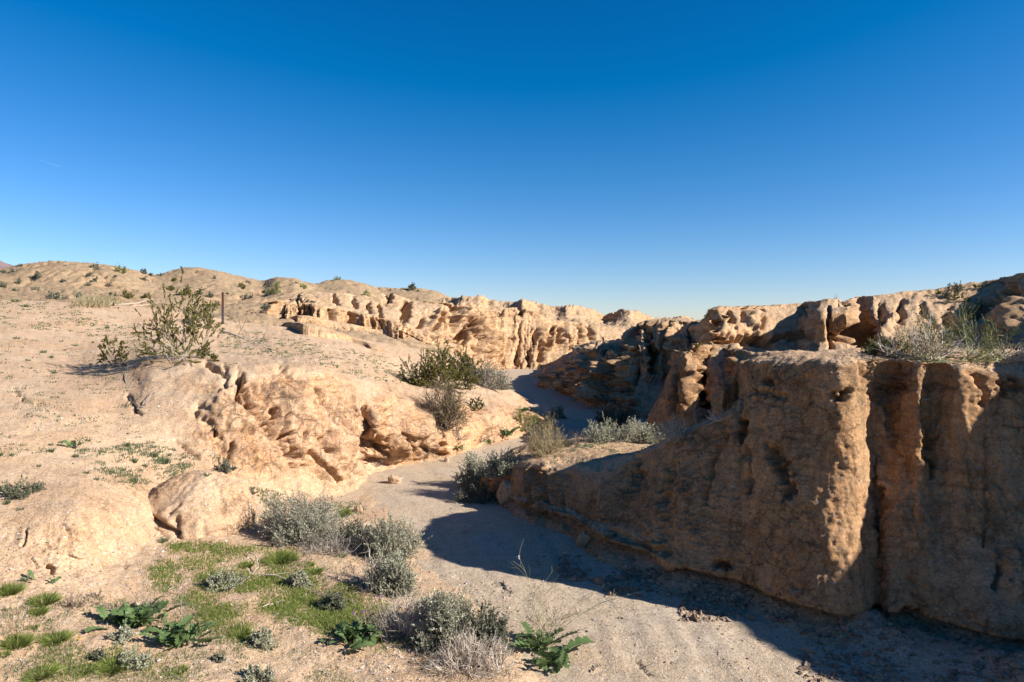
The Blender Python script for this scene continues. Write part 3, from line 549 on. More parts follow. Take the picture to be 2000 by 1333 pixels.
# block set behind the corner of the near wall
s7c = [
 cliff_rib(1398, zd(.6, 9.3), zd(1.2, 9.5), cb(1.2, 9.5, .3, .1, 0)),
 cliff_rib(1411, zd(.6, 9.2), dp(748, 9.5), cb(2.1, 9.5, .4, .1, 0)),
 cliff_rib(1428, zd(.6, 9.1), dp(732, 9.45), cb(2.2, 9.5, .5, .1, 0)),
 cliff_rib(1445, zd(.6, 9.0), dp(722, 9.4), cb(2.3, 9.4, .5, .1, 0)),
 cliff_rib(1475, zd(.6, 8.9), dp(714, 9.3), cb(2.4, 9.3, .6, .1, 0)),
 cliff_rib(1520, zd(.6, 8.9), dp(714, 9.2), cb(2.4, 9.2, .6, .1, 0)),
]
cliff4, G7c = sheet('cliff', s7c, 110, 150, badland(flute=.12, ff=1.2, vert=0, fine=.04, fs=6, s0=.06, s1=.35, seed=95, grit=.012, block=.05, bf=2.2), M_wall, [S([(1412,760),(1412,800)], 4, .1), S([(1430,740),(1432,800)], 4, -.2)])
s8 = [
 cliff_rib(1300, zd(0.5, 28), zd(2.6, 29), cb(2.6, 29, 10)),
 cliff_rib(1366, zd(0.6, 23), dp(634, 24), cb(2.85, 24, 12)),
 cliff_rib(1378, zd(0.8, 20), dp(622, 21.5), cb(3.05, 21.5, 12)),
 cliff_rib(1387, zd(1.6, 16.6), dp(605, 19.0), cb(3.27, 19.0, 14)),
 cliff_rib(1440, zd(1.7, 16.6), dp(602, 19.2), cb(3.32, 19.2, 14)),
 cliff_rib(1500, zd(1.8, 16.8), dp(600, 19.8), cb(3.35, 19.8, 14)),
 cliff_rib(1560, zd(1.9, 16.6), dp(596, 20.4), cb(3.42, 20.4, 14)),
 cliff_rib(1585, zd(1.95, 15.2), dp(592, 20.0), cb(3.47, 20.0, 14), mid=(0, -0.3)),
 cliff_rib(1600, zd(1.95, 14.2), dp(590, 18.8), cb(3.47, 18.8, 14), mid=(0.2, -1.0)),
 cliff_rib(1655, zd(1.95, 14.0), dp(585, 18.6), cb(3.53, 18.6, 14), mid=(0.3, -1.0)),
 cliff_rib(1678, zd(1.95, 14.8), dp(583, 19.6), cb(3.59, 19.6, 14)),
 cliff_rib(1705, zd(1.95, 14.0), dp(580, 18.5), cb(3.59, 18.5, 14), mid=(0.6, 0.1)),
 cliff_rib(1760, zd(1.95, 14.0), dp(574, 18.7), cb(3.68, 18.7, 14)),
 cliff_rib(1850, zd(1.95, 14.0), dp(563, 19.0), cb(3.84, 19.0, 14)),
 cliff_rib(1925, zd(1.95, 14.0), dp(553, 18.8), cb(3.97, 18.8, 14)),
 cliff_rib(1955, zd(1.95, 13.6), dp(547, 18.4), cb(4.03, 18.4, 14)),
 cliff_rib(2000, zd(1.95, 12.8), dp(537, 17.2), cb(4.08, 17.2, 14)),
 cliff_rib(2100, zd(2.0, 12), dp(520, 16), cb(4.2, 16, 14)),
 cliff_rib(2300, zd(2.2, 11), dp(500, 14), cb(4.25, 14, 14)),
 cliff_rib(2800, zd(2.3, 10), dp(490, 12), cb(4.16, 12, 14)),
 cliff_rib(3600, zd(2.3, 9.5), zd(3.9, 11), cb(3.9, 11, 14)),
]
s8_str = [S([(1395,618),(1400,632),(1396,640)], 9, -.5), S([(1425,616),(1430,632)], 6, -.5), S([(1455,610),(1452,625)], 4, -.3), S([(1488,610),(1490,640)], 4, -.3), S([(1470,622),(1475,640)], 9, .2),
          S([(1568,610),(1575,614)], 7, -.25), S([(1617,610),(1622,650),(1625,680)], 4, -.55), S([(1628,655),(1640,665)], 5, -.4),
          S([(1675,650),(1690,670),(1680,695)], 14, -1.1), S([(1640,590),(1655,594)], 7, -.4), S([(1738,625),(1733,650),(1740,690)], 6, .3), S([(1720,600),(1722,640)], 6, -.35),
          S([(1760,595),(1757,625)], 6, -.35), S([(1800,600),(1830,640)], 5, -.2), S([(1975,575),(1950,592),(1900,612)], 11, -.9), S([(1985,620),(1960,650)], 26, .4),
          S([(1500,665),(1580,655)], 8, -.4), S([(1380,660),(1500,672)], 9, -.5), S([(1850,620),(1890,660)], 9, -.4)]
cliff5, G8 = sheet('cliff', s8, 430, 210, badland(flute=.26, ff=.62, gain=.6, fine=.04, fs=4.0, strata=.06, zf=1.5, s0=.05, s1=.36, rough=.10, rf=1.4, seed=120, grit=.015, streak=.03, block=.12, bf=1.2), M_far, s8_str)

# ---------------------------------------------------------------- far left: hills, terraces, the long cliff band and the far badlands
hill_ribs = []
for x, crest, Dc, rows in [
 (-900, 500, 46, (600, 560, 530, 510)), (-300, 515, 50, (600, 575, 550, 530)), (0, 524, 52, (612, 578, 556, 540)), (45, 515, 52, (614, 580, 556, 535)), (100, 511, 52, (618, 584, 558, 532)), (200, 516, 53, (620, 590, 562, 536)),
 (250, 525, 55, (630, 598, 568, 542)), (300, 537, 60, (640, 606, 576, 554)), (337, 527, 62, (650, 612, 580, 552)), (378, 524, 62, (658, 618, 584, 550)), (425, 529, 62, (664, 622, 588, 554)),
 (475, 541, 64, (668, 622, 590, 562)), (512, 549, 66, (672, 626, 592, 566)), (545, 543, 62, (678, 634, 594, 562)), (575, 544, 62, (682, 638, 598, 562)), (618, 553, 66, (686, 644, 606, 574)), (655, 545, 68, (690, 652, 612, 574)),
 (700, 551, 68, (696, 660, 618, 580)), (745, 562, 70, (706, 670, 628, 592)), (800, 564, 70, (716, 684, 640, 596)), (838, 566, 70, (722, 694, 655, 600)), (870, 577, 70, (726, 700, 665, 610)), (900, 590, 72, (752, 722, 690, 640)), (950, 604, 72, (806, 764, 735, 650)), (1040, 622, 72, (810, 768, 738, 660)), (1200, 640, 72, (812, 770, 740, 680))]:
    Ds = (26, 34, 43, Dc * .86)
    hill_ribs.append((x, [zd(CZ - (rows[0] - HZ) * 26 / F - .8, 25)] + [dp(r, d) for r, d in zip(rows, Ds)] + [dp(crest, Dc), zd(CZ + (HZ - crest) * Dc / F - .15, Dc + 3), zd(CZ + (HZ - crest) * Dc / F - 1.5, Dc + 14), zd(.5, Dc + 30)]))
def hill_relief(P, N, px, py):
    o = np.zeros_like(P)
    W = np.stack([fbm(P * .3, 136, 3), fbm(P * .3, 137, 3), 0 * P[:, 0]], 1)
    g = np.abs(perlin((P + 2.0 * W) * np.array([.33, .16, .1], f32), 131)); g2 = np.abs(perlin((P + W) * np.array([.8, .4, .2], f32), 138))
    g3 = np.abs(perlin((P + .6 * W) * np.array([1.9, .7, .3], f32), 139))
    o[:, 2] = .26 * fbm(P * .4, 132, 6, .62) + .10 * fbm(P * 2.2, 133, 4, .75) - .20 * np.exp(-(g / .045) ** 2) - .12 * np.exp(-(g2 / .05) ** 2) - .06 * np.exp(-(g3 / .07) ** 2)
    return o, np.clip(.5 * np.exp(-(g / .12) ** 2) + .7 * fbm(P * .3, 135, 4) - .05, 0, 1)
hills, G_hill = sheet('hills', hill_ribs, 380, 220, hill_relief, M_hill)
band = [
 cliff_rib(540, dp(592, 37), dp(590, 38), cb(3.9, 38, 8)),
 cliff_rib(562, dp(594, 38), dp(588, 40), cb(4.0, 40, 8)),
 cliff_rib(574, dp(595, 38), dp(579, 42), cb(4.3, 42, 8)),
 cliff_rib(588, dp(596, 38), dp(571, 43), cb(4.6, 43, 8)),
 cliff_rib(640, dp(604, 38), dp(574, 43), cb(4.5, 43, 8)),
 cliff_rib(700, dp(614, 39), dp(578, 44), cb(4.4, 44, 8)),
 cliff_rib(755, dp(628, 39), dp(576, 45), cb(4.5, 45, 8)),
 cliff_rib(815, dp(650, 39), dp(590, 45), cb(4.1, 45, 8)),
 cliff_rib(870, dp(672, 40), dp(594, 45), cb(4.0, 45, 8)),
 cliff_rib(925, dp(694, 41), dp(602, 46), cb(3.8, 46, 8)),
 cliff_rib(970, dp(718, 43), dp(610, 47), cb(3.5, 47, 9)),
 cliff_rib(1005, dp(722, 43.5), dp(604, 48), cb(3.7, 48, 9)),
 cliff_rib(1045, dp(723, 43.5), dp(612, 48), cb(3.4, 48, 9)),
 cliff_rib(1080, dp(718, 44), dp(628, 49), cb(2.9, 49, 9)),
 cliff_rib(1120, dp(712, 45), dp(632, 50), cb(2.75, 50, 9)),
 cliff_rib(1170, dp(705, 46), dp(640, 51), cb(2.5, 51, 9)),
 cliff_rib(1260, dp(700, 47), dp(646, 52), cb(2.3, 52, 9)),
 cliff_rib(1420, dp(700, 47), dp(650, 52), cb(2.1, 52, 9)),
]
band_str = [S(l, w, d) for l, w, d in [([(796,595),(785,633)], 5, -1.5), ([(800,598),(797,625)], 4, -.9), ([(922,626),(905,650),(888,668)], 5, -1.6), ([(912,640),(902,674)], 4, -1.2), ([(929,650),(922,691)], 4.5, -1.3), ([(940,660),(937,692)], 3.5, -.9),
 ([(864,633),(844,650)], 4, -.9), ([(830,630),(816,650)], 4, -.9), ([(1083,640),(1069,677)], 5, -1.4), ([(1097,647),(1093,667)], 4.5, -1.2), ([(1052,643),(1042,667)], 4, -1.1), ([(963,657),(970,667)], 3.5, -.7), ([(1018,602),(1020,612)], 6, -1.0), ([(977,604),(978,612)], 5, -.8),
 ([(888,598),(892,606)], 5, -.9), ([(898,602),(904,612)], 4, -.7), ([(575,584),(587,592)], 8, -1.6), ([(761,580),(758,588)], 6, -1.1), ([(652,578),(659,595)], 3.5, -.8), ([(693,588),(697,602)], 3.5, -.7), ([(720,598),(722,610)], 4, -.8), ([(740,600),(743,618)], 3.5, -.7), ([(1105,655),(1108,680)], 4, -.8), ([(1060,680),(1058,705)], 4, -.7),
 ([(905,615),(940,640),(960,680)], 14, .7), ([(870,620),(850,670)], 14, .55), ([(1070,640),(1060,680)], 7, .6), ([(1130,640),(1135,665)], 5, -.7), ([(1150,640),(1155,660)], 4, -.6), ([(985,680),(984,712)], 3.5, -.5), ([(1010,688),(1012,716)], 3.5, -.5), ([(1030,688),(1033,716)], 3.5, -.5), ([(950,690),(953,712)], 3.5, -.5)]]
cliff6, G4 = sheet('cliff', band, 520, 180, badland(flute=.80, ff=.45, gain=.62, slant=.3, fine=.05, fs=2.6, strata=.12, zf=1.0, streak=.08, s0=.04, s1=.24, rough=.2, rf=.6, seed=150, block=.22, bf=.65), M_far, band_str)
farb = []
for x, c, D in [(820, 590, 66), (880, 588, 64), (905, 583, 62), (937, 581, 62), (960, 588, 64), (1000, 594, 62), (1020, 587, 60), (1040, 592, 62), (1060, 601, 66), (1085, 604, 66), (1107, 601, 64), (1130, 604, 66), (1160, 610, 68), (1182, 618, 72), (1205, 611, 66), (1230, 609, 64), (1262, 617, 70), (1290, 625, 78), (1310, 626, 78), (1332, 621, 70), (1350, 625, 74), (1366, 633, 84), (1420, 634, 84), (1600, 633, 84)]:
    zf = .8; (zl, Dl) = dp(c, D)
    farb.append((x, [zd(-.5, 52), zd(zf + .4, 54), zd(zf + (zl - zf) * .55, 57), zd(zf + (zl - zf) * .8, D - 3.5), zd(zl - .15, D - .5), zd(zl, D + .4), zd(zl - .3, D + 4), zd(.5, D + 9)]))
cliff7, G6 = sheet('cliff', farb, 420, 110, badland(flute=.85, ff=.30, fine=.09, fs=1.8, strata=.22, zf=.8, s0=.02, s1=.18, rough=.45, rf=.45, seed=170, block=.25, bf=.55), M_far)
# ---------------------------------------------------------------- plain out to the horizon and the far mountain
def far_grid(name, xs, ys, zf, mat):
    X, Y = np.meshgrid(xs, ys, indexing='ij'); return link_grid(name, np.stack([X, Y, zf(X, Y)], -1), mat, {'rock': np.zeros(X.size)})
lin = np.concatenate([-np.geomspace(30000, 20, 40), [0], np.geomspace(20, 30000, 40)])
ground = far_grid('ground', lin, lin, lambda X, Y: np.full(X.shape, -0.75) + 0 * X, M_hill)
mx = np.linspace(-4200, -1350, 130)
def mz(X, Y):
    P = np.stack([X.ravel(), Y.ravel(), 0 * X.ravel()], 1)
    r = 1 - np.abs(fbm(P / 420, 301, 6, .55)) * 2.2
    env = np.clip(1 - np.abs(Y - 2450) / 900, 0, 1) ** .8 * np.clip((-1490 - X) / 900, 0, 1) ** .62
    return (env.ravel() * (330 + 120 * r)).reshape(X.shape) - 4
mountain = far_grid('mountain', mx, np.linspace(1550, 3350, 90), mz, M_mtn)

# rounded clay mound standing out of the slope
def tag(o, label=None, cat=None, group=None, kind=None):
    if label: o['label'] = label
    if cat: o['category'] = cat
    if group: o['group'] = group
    if kind: o['kind'] = kind
    return o
th = np.linspace(-math.pi, math.pi, 150); ph = np.linspace(-.25, math.pi / 2, 76)
TH, PH = np.meshgrid(th, ph, indexing='ij')
cx, cy, cz_ = (372 - 1000) / F * 9.1, 9.15, .36
Gm = np.stack([cx + .74 * np.cos(TH) * np.abs(np.cos(PH)) ** .85 + .10 * np.sin(PH), cy + .62 * np.sin(TH) * np.abs(np.cos(PH)) ** .85 + .16 * np.sin(PH), cz_ + .66 * np.sin(PH)], -1)
Gm[-1] = Gm[0]
Nm = normals(Gm); Pm = Gm.reshape(-1, 3); Nm = Nm.reshape(-1, 3)
ctr = np.array([cx, cy, cz_]); Nm *= np.sign(((Pm - ctr) * Nm).sum(1))[:, None]
Nm[~np.isfinite(Nm)] = 0
mx_, my_ = project(Pm); dm = .09 * fbm(Pm.astype(f32) * 1.6, 401, 4) + .05 * fbm(Pm.astype(f32) * 6, 402, 4, .65) + .008 * perlin(Pm.astype(f32) * 28, 403)
front = sstep(9.5, 9.0, Pm[:, 1])
for line, wd, dep in [S([(262,945),(252,985)], 6, -.10), S([(275,968),(281,1003),(325,1028),(345,1045)], 4.5, -.13), S([(345,1010),(343,1030),(350,1060)], 4, -.07), S([(398,1020),(400,1060)], 4, -.05), S([(335,1000),(350,985)], 4, -.04), S([(430,960),(440,1000)], 6, -.04)]:
    q = Pm.astype(f32); d = seg_dist(mx_ + 5 * perlin(q * 5, 411) + 3 * perlin(q * 14, 412), my_ + 5 * perlin(q * 6, 413), line) + wd * .5 * perlin(q * 18, 414)
    dm = dm + dep * np.exp(-(np.maximum(d, 0) / wd) ** 2.4) * front
Gm2 = (Pm + Nm * dm[:, None]).reshape(Gm.shape); Gm2[-1] = Gm2[0]
mound = link_grid('clay_mound', Gm2, M_bank, {'rock': np.clip(.45 + .8 * fbm(Pm.astype(f32) * 2, 404, 3), 0, 1)}, kind='thing')
tag(mound, 'rounded cracked clay mound bulging out of the lower left slope above the green grass', 'mound')
# ================================================================ plants, stones and the post
bpy.context.view_layer.update()
DG = bpy.context.evaluated_depsgraph_get()
EYE = Vector((0, 0, CZ))
def hit(px, py, default=None):
    d = Vector(((px - 1000) / F, 1.0, (HZ - py) / F)).normalized()
    ok, loc, n, i, ob, mt = scene.ray_cast(DG, EYE, d)
    return (np.array(loc), np.array(n), ob.name) if ok else default
def scarp(pts, seed, n, m=44):
    # low eroded step cut into the gravel bench; its foot and its top both sit on the ground already built
    ribs = []
    for x, yl, yf in pts:
        a = hit(x, yf); b = hit(x, yl - 2)
        Df, zf = a[0][1], a[0][2]; Db, zb = b[0][1], b[0][2]
        Dl = Df + .55; zl = CZ - (yl - HZ) * Dl / F
        zl = max(zl, zf + .02)
        ribs.append((x, [zd(zf - .25, Df - .15), zd(zf - .02, Df), zd(zf + (zl - zf) * .5, Df + .22), zd(zf + (zl - zf) * .9, Df + .42), zd(zl, Dl), zd(.5 * (zl + min(zb, zl)), .5 * (Dl + max(Db, Dl + 1))), zd(zb - .25, max(Db, Dl + 1) + 1.5)]))
    return sheet('cliff', ribs, n, m, badland(flute=.13, ff=1.0, gain=.62, block=.05, bf=1.6, fine=.03, fs=4, strata=.03, zf=2.5, s0=.05, s1=.3, rough=.04, seed=seed), M_far)
scarp([(556,632,634),(570,631,644),(600,635,655),(640,645,661),(690,660,667),(712,668,670)], 200, 260)
scarp([(572,620,621),(584,617,629),(620,620,633),(660,630,641),(690,635,645),(725,643,649),(745,647,648)], 210, 160)
scarp([(690,668,670),(705,667,675),(725,673,682),(740,679,687),(752,686,687)], 220, 80)
scarp([(775,634,635),(800,639,645),(830,651,660),(870,666,674),(910,682,690),(930,690,691)], 230, 130)
bpy.context.view_layer.update(); DG = bpy.context.evaluated_depsgraph_get()
def rng_of(s): return np.random.default_rng(s)
# ---- plant materials: colours vary from leaf to leaf
def leafmat(name, stops, trans=0.25, rough=.7):
    m = bpy.data.materials.new(name); m.use_nodes = True; nt = m.node_tree
    b = nt.nodes['Principled BSDF']; b.inputs['Roughness'].default_value = rough; b.inputs['Specular IOR Level'].default_value = .2
    g = nd(nt, 'ShaderNodeNewGeometry'); c = ramp(nt, g.outputs['Random Per Island'], stops)
    nt.links.new(c, b.inputs['Base Color'])
    if trans:
        t = nd(nt, 'ShaderNodeBsdfTranslucent'); nt.links.new(c, t.inputs['Color'])
        mx = nd(nt, 'ShaderNodeMixShader'); mx.inputs[0].default_value = trans
        nt.links.new(b.outputs[0], mx.inputs[1]); nt.links.new(t.outputs[0], mx.inputs[2]); nt.links.new(mx.outputs[0], nt.nodes['Material Output'].inputs[0])
    return m
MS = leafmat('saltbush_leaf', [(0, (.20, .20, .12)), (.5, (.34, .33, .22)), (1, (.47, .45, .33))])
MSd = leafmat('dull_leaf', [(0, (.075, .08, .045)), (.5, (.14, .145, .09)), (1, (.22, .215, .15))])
MC = leafmat('creosote_leaf', [(0, (.07, .07, .012)), (.6, (.14, .13, .03)), (1, (.23, .19, .06))])
MG = leafmat('grass_blade', [(0, (.07, .10, .015)), (.5, (.14, .19, .035)), (.8, (.23, .25, .06)), (1, (.33, .29, .13))], .35)
MGy = leafmat('greyish_blade', [(0, (.07, .09, .035)), (.6, (.14, .165, .075)), (1, (.24, .24, .14))], .3)
MR = leafmat('rosette_leaf', [(0, (.07, .115, .035)), (.6, (.105, .16, .055)), (1, (.17, .22, .09))], .3, .5)
MStraw = leafmat('straw_blade', [(0, (.20, .15, .07)), (.6, (.36, .28, .15)), (1, (.46, .38, .23))], .2)
MTw = leafmat('pale_twig', [(0, (.28, .21, .15)), (.5, (.46, .38, .29)), (1, (.60, .53, .43))], 0)
MTd = leafmat('dark_twig', [(0, (.07, .045, .03)), (.5, (.14, .10, .07)), (1, (.22, .165, .12))], 0)
MTg = leafmat('grey_twig', [(0, (.12, .10, .08)), (.5, (.23, .195, .155)), (1, (.34, .29, .24))], 0)
MGs = leafmat('green_stem', [(0, (.10, .12, .04)), (.5, (.17, .18, .07)), (1, (.26, .24, .11))], 0)
MBr = leafmat('broom_stem', [(0, (.09, .11, .02)), (.5, (.17, .19, .05)), (1, (.25, .25, .09))], .2)
MPur = leafmat('purple_petal', [(0, (.32, .09, .42)), (1, (.42, .16, .55))], .2)
MWh = leafmat('white_petal', [(0, (.55, .52, .42)), (1, (.75, .73, .65))], .2)
MYe = leafmat('yellow_petal', [(0, (.60, .33, .02)), (1, (.7, .45, .05))], .2)
MSt = leafmat('stone', [(0, (.13, .10, .075)), (.4, (.27, .21, .155)), (.8, (.38, .31, .24)), (1, (.55, .50, .43))], 0, .9)
MCl = leafmat('clod', [(0, (.15, .10, .065)), (.6, (.24, .165, .105)), (1, (.33, .24, .16))], 0, .95)
# ---- geometry batches
class Geo:
    def __init__(s): s.v = []; s.q = []; s.t = []; s.n = 0
    def add(s, V, Q): s.v.append(V.reshape(-1, 3)); s.q.append(Q.reshape(-1, 4) + s.n); s.n += V.size // 3
    def tubes(s, P, R, sides=3):
        n, k, _ = P.shape
        T = np.gradient(P, axis=1); T /= np.linalg.norm(T, axis=2, keepdims=True) + 1e-9
        a = np.cross(T, np.array([.31, .17, .93])); a /= np.linalg.norm(a, axis=2, keepdims=True) + 1e-9
        b = np.cross(T, a); ang = np.arange(sides) * 2 * math.pi / sides
        V = P[:, :, None] + R[:, :, None, None] * (a[:, :, None] * np.cos(ang)[:, None] + b[:, :, None] * np.sin(ang)[:, None])
        i = np.arange(n)[:, None, None] * k * sides + np.arange(k - 1)[None, :, None] * sides
        j = np.arange(sides)[None, None, :]; j2 = (j + 1) % sides
        s.add(V, np.stack([i + j, i + j2, i + sides + j2, i + sides + j], -1))
    def leaves(s, C, A, L, W, rg):
        n = len(C); A = A / (np.linalg.norm(A, axis=1, keepdims=True) + 1e-9)
        r = rg.normal(size=(n, 3)); B = np.cross(A, r); B /= np.linalg.norm(B, axis=1, keepdims=True) + 1e-9
        L = np.broadcast_to(L, n)[:, None]; W = np.broadcast_to(W, n)[:, None]
        V = np.stack([C - B * W * .5, C + B * W * .5 + A * L * .25, C + A * L], 1)
        s.v.append(V.reshape(-1, 3)); s.t.append(np.arange(n * 3).reshape(n, 3) + s.n); s.n += n * 3
    def blades(s, P, W):          # flat tapering ribbons along polylines
        n, k, _ = P.shape
        T = P[:, -1] - P[:, 0]; B = np.cross(T, np.array([.2, -.9, .3])); B /= np.linalg.norm(B, axis=1, keepdims=True) + 1e-9
        t = np.linspace(0, 1, k); w = (1 - t ** 2) * .95 + .05
        O = B[:, None] * (np.broadcast_to(W, n)[:, None] * w[None])[..., None] * .5
        V = np.stack([P - O, P + O], 2)
        i = np.arange(n)[:, None] * 2 * k + np.arange(k - 1)[None] * 2
        s.add(V, np.stack([i, i + 1, i + 3, i + 2], -1))
    def rocks(s, C, S_, rg):
        n = len(C); o = np.array([[1, 0, 0], [0, 1, 0], [-1, 0, 0], [0, -1, 0], [0, 0, 1], [0, 0, -1], [.75, .75, .5], [-.75, .75, .5], [-.75, -.75, .5], [.75, -.75, .5]], float)
        V = o[None] * (1 + .28 * rg.normal(size=(n, 10, 1))) * (S_[:, None, None] * (.6 + .7 * rg.random((n, 1, 3))))
        an = rg.random(n) * 6.28; c, sn = np.cos(an)[:, None], np.sin(an)[:, None]
        X = V[..., 0] * c - V[..., 1] * sn; Y = V[..., 0] * sn + V[..., 1] * c
        V = np.stack([X, Y, V[..., 2] * .8], -1) + C[:, None]
        Q = np.array([[0, 6, 4, 9], [1, 7, 4, 6], [2, 8, 4, 7], [3, 9, 4, 8], [0, 5, 1, 6], [1, 5, 2, 7], [2, 5, 3, 8], [3, 5, 0, 9]])
        s.add(V, (np.arange(n) * 10)[:, None, None] + Q)
    def mesh(s, name, mat, smooth=False):
        V = np.concatenate(s.v); Q = np.concatenate(s.q or [np.zeros((0, 4), int)]); T = np.concatenate(s.t or [np.zeros((0, 3), int)])
        me = bpy.data.meshes.new(name); me.vertices.add(len(V)); me.vertices.foreach_set('co', V.reshape(-1).astype(f32))
        L = np.concatenate([Q.reshape(-1), T.reshape(-1)]); st = np.concatenate([np.arange(len(Q)) * 4, Q.size + np.arange(len(T)) * 3])
        me.loops.add(L.size); me.loops.foreach_set('vertex_index', L.astype(np.int32))
        me.polygons.add(len(st)); me.polygons.foreach_set('loop_start', st.astype(np.int32))
        me.polygons.foreach_set('use_smooth', np.full(len(st), smooth)); me.update(calc_edges=True); me.materials.append(mat)
        return me
    def obj(s, name, mat, parent=None, smooth=False, stuff=False):
        o = bpy.data.objects.new(name, s.mesh(name, mat, smooth)); scene.collection.objects.link(o)
        if parent: o.parent = parent
        if stuff: o['kind'] = 'stuff'
        return o
def empty(name, loc, label, cat, group=None, rz=0.0):
    o = bpy.data.objects.new(name, None); scene.collection.objects.link(o); o.location = loc; o.rotation_euler = (0, 0, rz)
    o.empty_display_size = .1
    return tag(o, label, cat, group)
def curve(base, tip, bulge, k, rg, wob=.05):
    n = len(base); t = np.linspace(0, 1, k)[None, :, None]
    P = base[:, None] + (tip - base)[:, None] * t + bulge[:, None] * (4 * t * (1 - t))
    L = np.linalg.norm(tip - base, axis=1)[:, None, None]
    w = rg.normal(size=(n, k, 3)) * wob * L; w[:, 0] = 0
    return P + np.cumsum(w, 1) * .6
def shell(n, w, d, h, rg, lo=.8, zmin=.0):
    a = rg.random(n) * 2 * math.pi; z = zmin + (1 - zmin) * rg.random(n); r = np.sqrt(1 - z ** 2 * .98)
    s = lo + (1 - lo) * rg.random(n)
    lob = 1 + .16 * np.sin(a * 3 + rg.random() * 6) + .10 * np.sin(a * 5 + z * 4 + rg.random() * 6)
    return np.stack([np.cos(a) * r * w / 2 * s * lob, np.sin(a) * r * d / 2 * s * lob, z * h * s * (1 + .10 * np.sin(a * 4 + 2))], 1)
def pick(P, n, rg, t0=.35):     # random points along a set of polylines, with their direction
    k = P.shape[1]; i = rg.integers(0, len(P), n); t = (t0 + (1 - t0) * rg.random(n)) * (k - 1); j = np.minimum(t.astype(int), k - 2); f = (t - j)[:, None]
    a, b = P[i, j], P[i, j + 1]
    return a * (1 - f) + b * f, (b - a) / (np.linalg.norm(b - a, axis=1, keepdims=True) + 1e-9)
def shrub(name, px, py, w_px, h_px, label, cat, seed, stem=MTg, leaf=MS, group=None, n1=None, tw=1.0, lv=1.0, leafL=.018, leafW=.008, base=.22, droop=0.0, lean=(0, 0), zmin=.05, thick=1.0, depth=.85, sink=.02, upright=.35, loc=None, twr=1.0, lo=.72, lt=.15):
    h_ = hit(px, py)
    if loc is None:
        if h_ is None: return None
        loc = h_[0]
    D = loc[1]; w = w_px / F * D; h = h_px / F * D; d = w * depth
    rg = rng_of(seed); px_per_m = F / D * .512
    size = (w_px * h_px) ** .5
    n1 = n1 or int(np.clip(size * .7, 7, 90))
    root = empty(name, (loc[0], loc[1], loc[2] - sink), label, cat, group)
    rmin = .16 / px_per_m          # twigs stay at least a third of a pixel thick so they read
    tips = shell(n1, w, d, h, rg, .8, zmin); tips[:, 0] += lean[0] * w * (tips[:, 2] / h); tips[:, 2] += lean[1] * h * tips[:, 0] / w
    bs = rg.normal(size=(n1, 3)) * np.array([w, d, 0]) * base * .35
    bulge = np.stack([tips[:, 0] * .12, tips[:, 1] * .12, -h * .10 * rg.random(n1) + droop * h * rg.random(n1)], 1)
    P1 = curve(bs, tips * (.86 + .1 * rg.random((n1, 1))), bulge, 7, rg, .028)
    P1[:, :, 2] = np.maximum(P1[:, :, 2], .004)
    g = Geo(); r0 = max(.0035 * thick, rmin * .9)
    g.tubes(P1, np.linspace(1, .45, 7)[None] * (r0 * (1 + .7 * rg.random((n1, 1)))))
    n2 = int(np.clip(size * size * .10 * tw, 12, 2000))
    b2, d2 = pick(P1, n2, rg, .30)
    dirs = d2 * .9 + rg.normal(size=(n2, 3)) * .55 + np.array([0, 0, upright]) * rg.random((n2, 1))
    dirs /= np.linalg.norm(dirs, axis=1, keepdims=True)
    L2 = (.13 + .17 * rg.random(n2)) * (w * d * h) ** (1 / 3) * 1.2
    P2 = curve(b2, b2 + dirs * L2[:, None], rg.normal(size=(n2, 3)) * .10 * L2[:, None], 3, rg, .06)
    P2[:, :, 2] = np.maximum(P2[:, :, 2], .004)
    g.tubes(P2, np.linspace(1, .4, 3)[None] * (max(.0016 * thick, rmin * .55 * twr) * (.7 + .6 * rg.random((n2, 1)))))
    g.obj('branches', stem, root, stuff=True)
    if lv > 0:
        n3 = int(np.clip(size * size * 2.2 * lv, 40, 26000))
        b3, d3 = pick(P2, n3, rg, lt)
        sz = max(1.0, 1.25 / (leafL * px_per_m))
        f = Geo(); f.leaves(b3, d3 * .5 + rg.normal(size=(n3, 3)) * .7 + np.array([0, 0, .3]), leafL * sz * (.7 + .8 * rg.random(n3)), leafW * sz * 1.5 * (.7 + .6 * rg.random(n3)), rg)
        f.obj('foliage', leaf, root, stuff=True)
    return root
def tuft(name, px, py, w_px, h_px, label, cat, seed, mat=MG, n=None, group=None, wid=.006, lean=.9, loc=None, stuff=False, straight=0.0):
    h_ = hit(px, py)
    if loc is None:
        if h_ is None: return None
        loc = h_[0]
    D = loc[1]; w = w_px / F * D; h = h_px / F * D; rg = rng_of(seed); ppm = F / D * .512
    n = n or int(np.clip(w_px * h_px * .22, 12, 420))
    a = rg.random(n) * 2 * math.pi; r = np.sqrt(rg.random(n))
    bs = np.stack([np.cos(a) * r * w * .22, np.sin(a) * r * w * .22, 0 * a - .01], 1)
    e = rg.random(n) ** .7
    tips = np.stack([np.cos(a) * (r * .3 + e * .7) * w * .5 * lean, np.sin(a) * (r * .3 + e * .7) * w * .5 * lean, h * (1 - .55 * e ** 2) * (.5 + .5 * rg.random(n))], 1)
    P = curve(bs, bs * .5 + tips, np.stack([0 * a, 0 * a, h * .14 * (1 - straight) * rg.random(n)], 1), 5, rg, .02)
    g = Geo(); g.blades(P, np.maximum(wid, .7 / ppm) * (.6 + .7 * rg.random(n)))
    o = g.obj(name, mat); o.location = loc
    return tag(o, label, cat, group, 'stuff' if stuff else None)
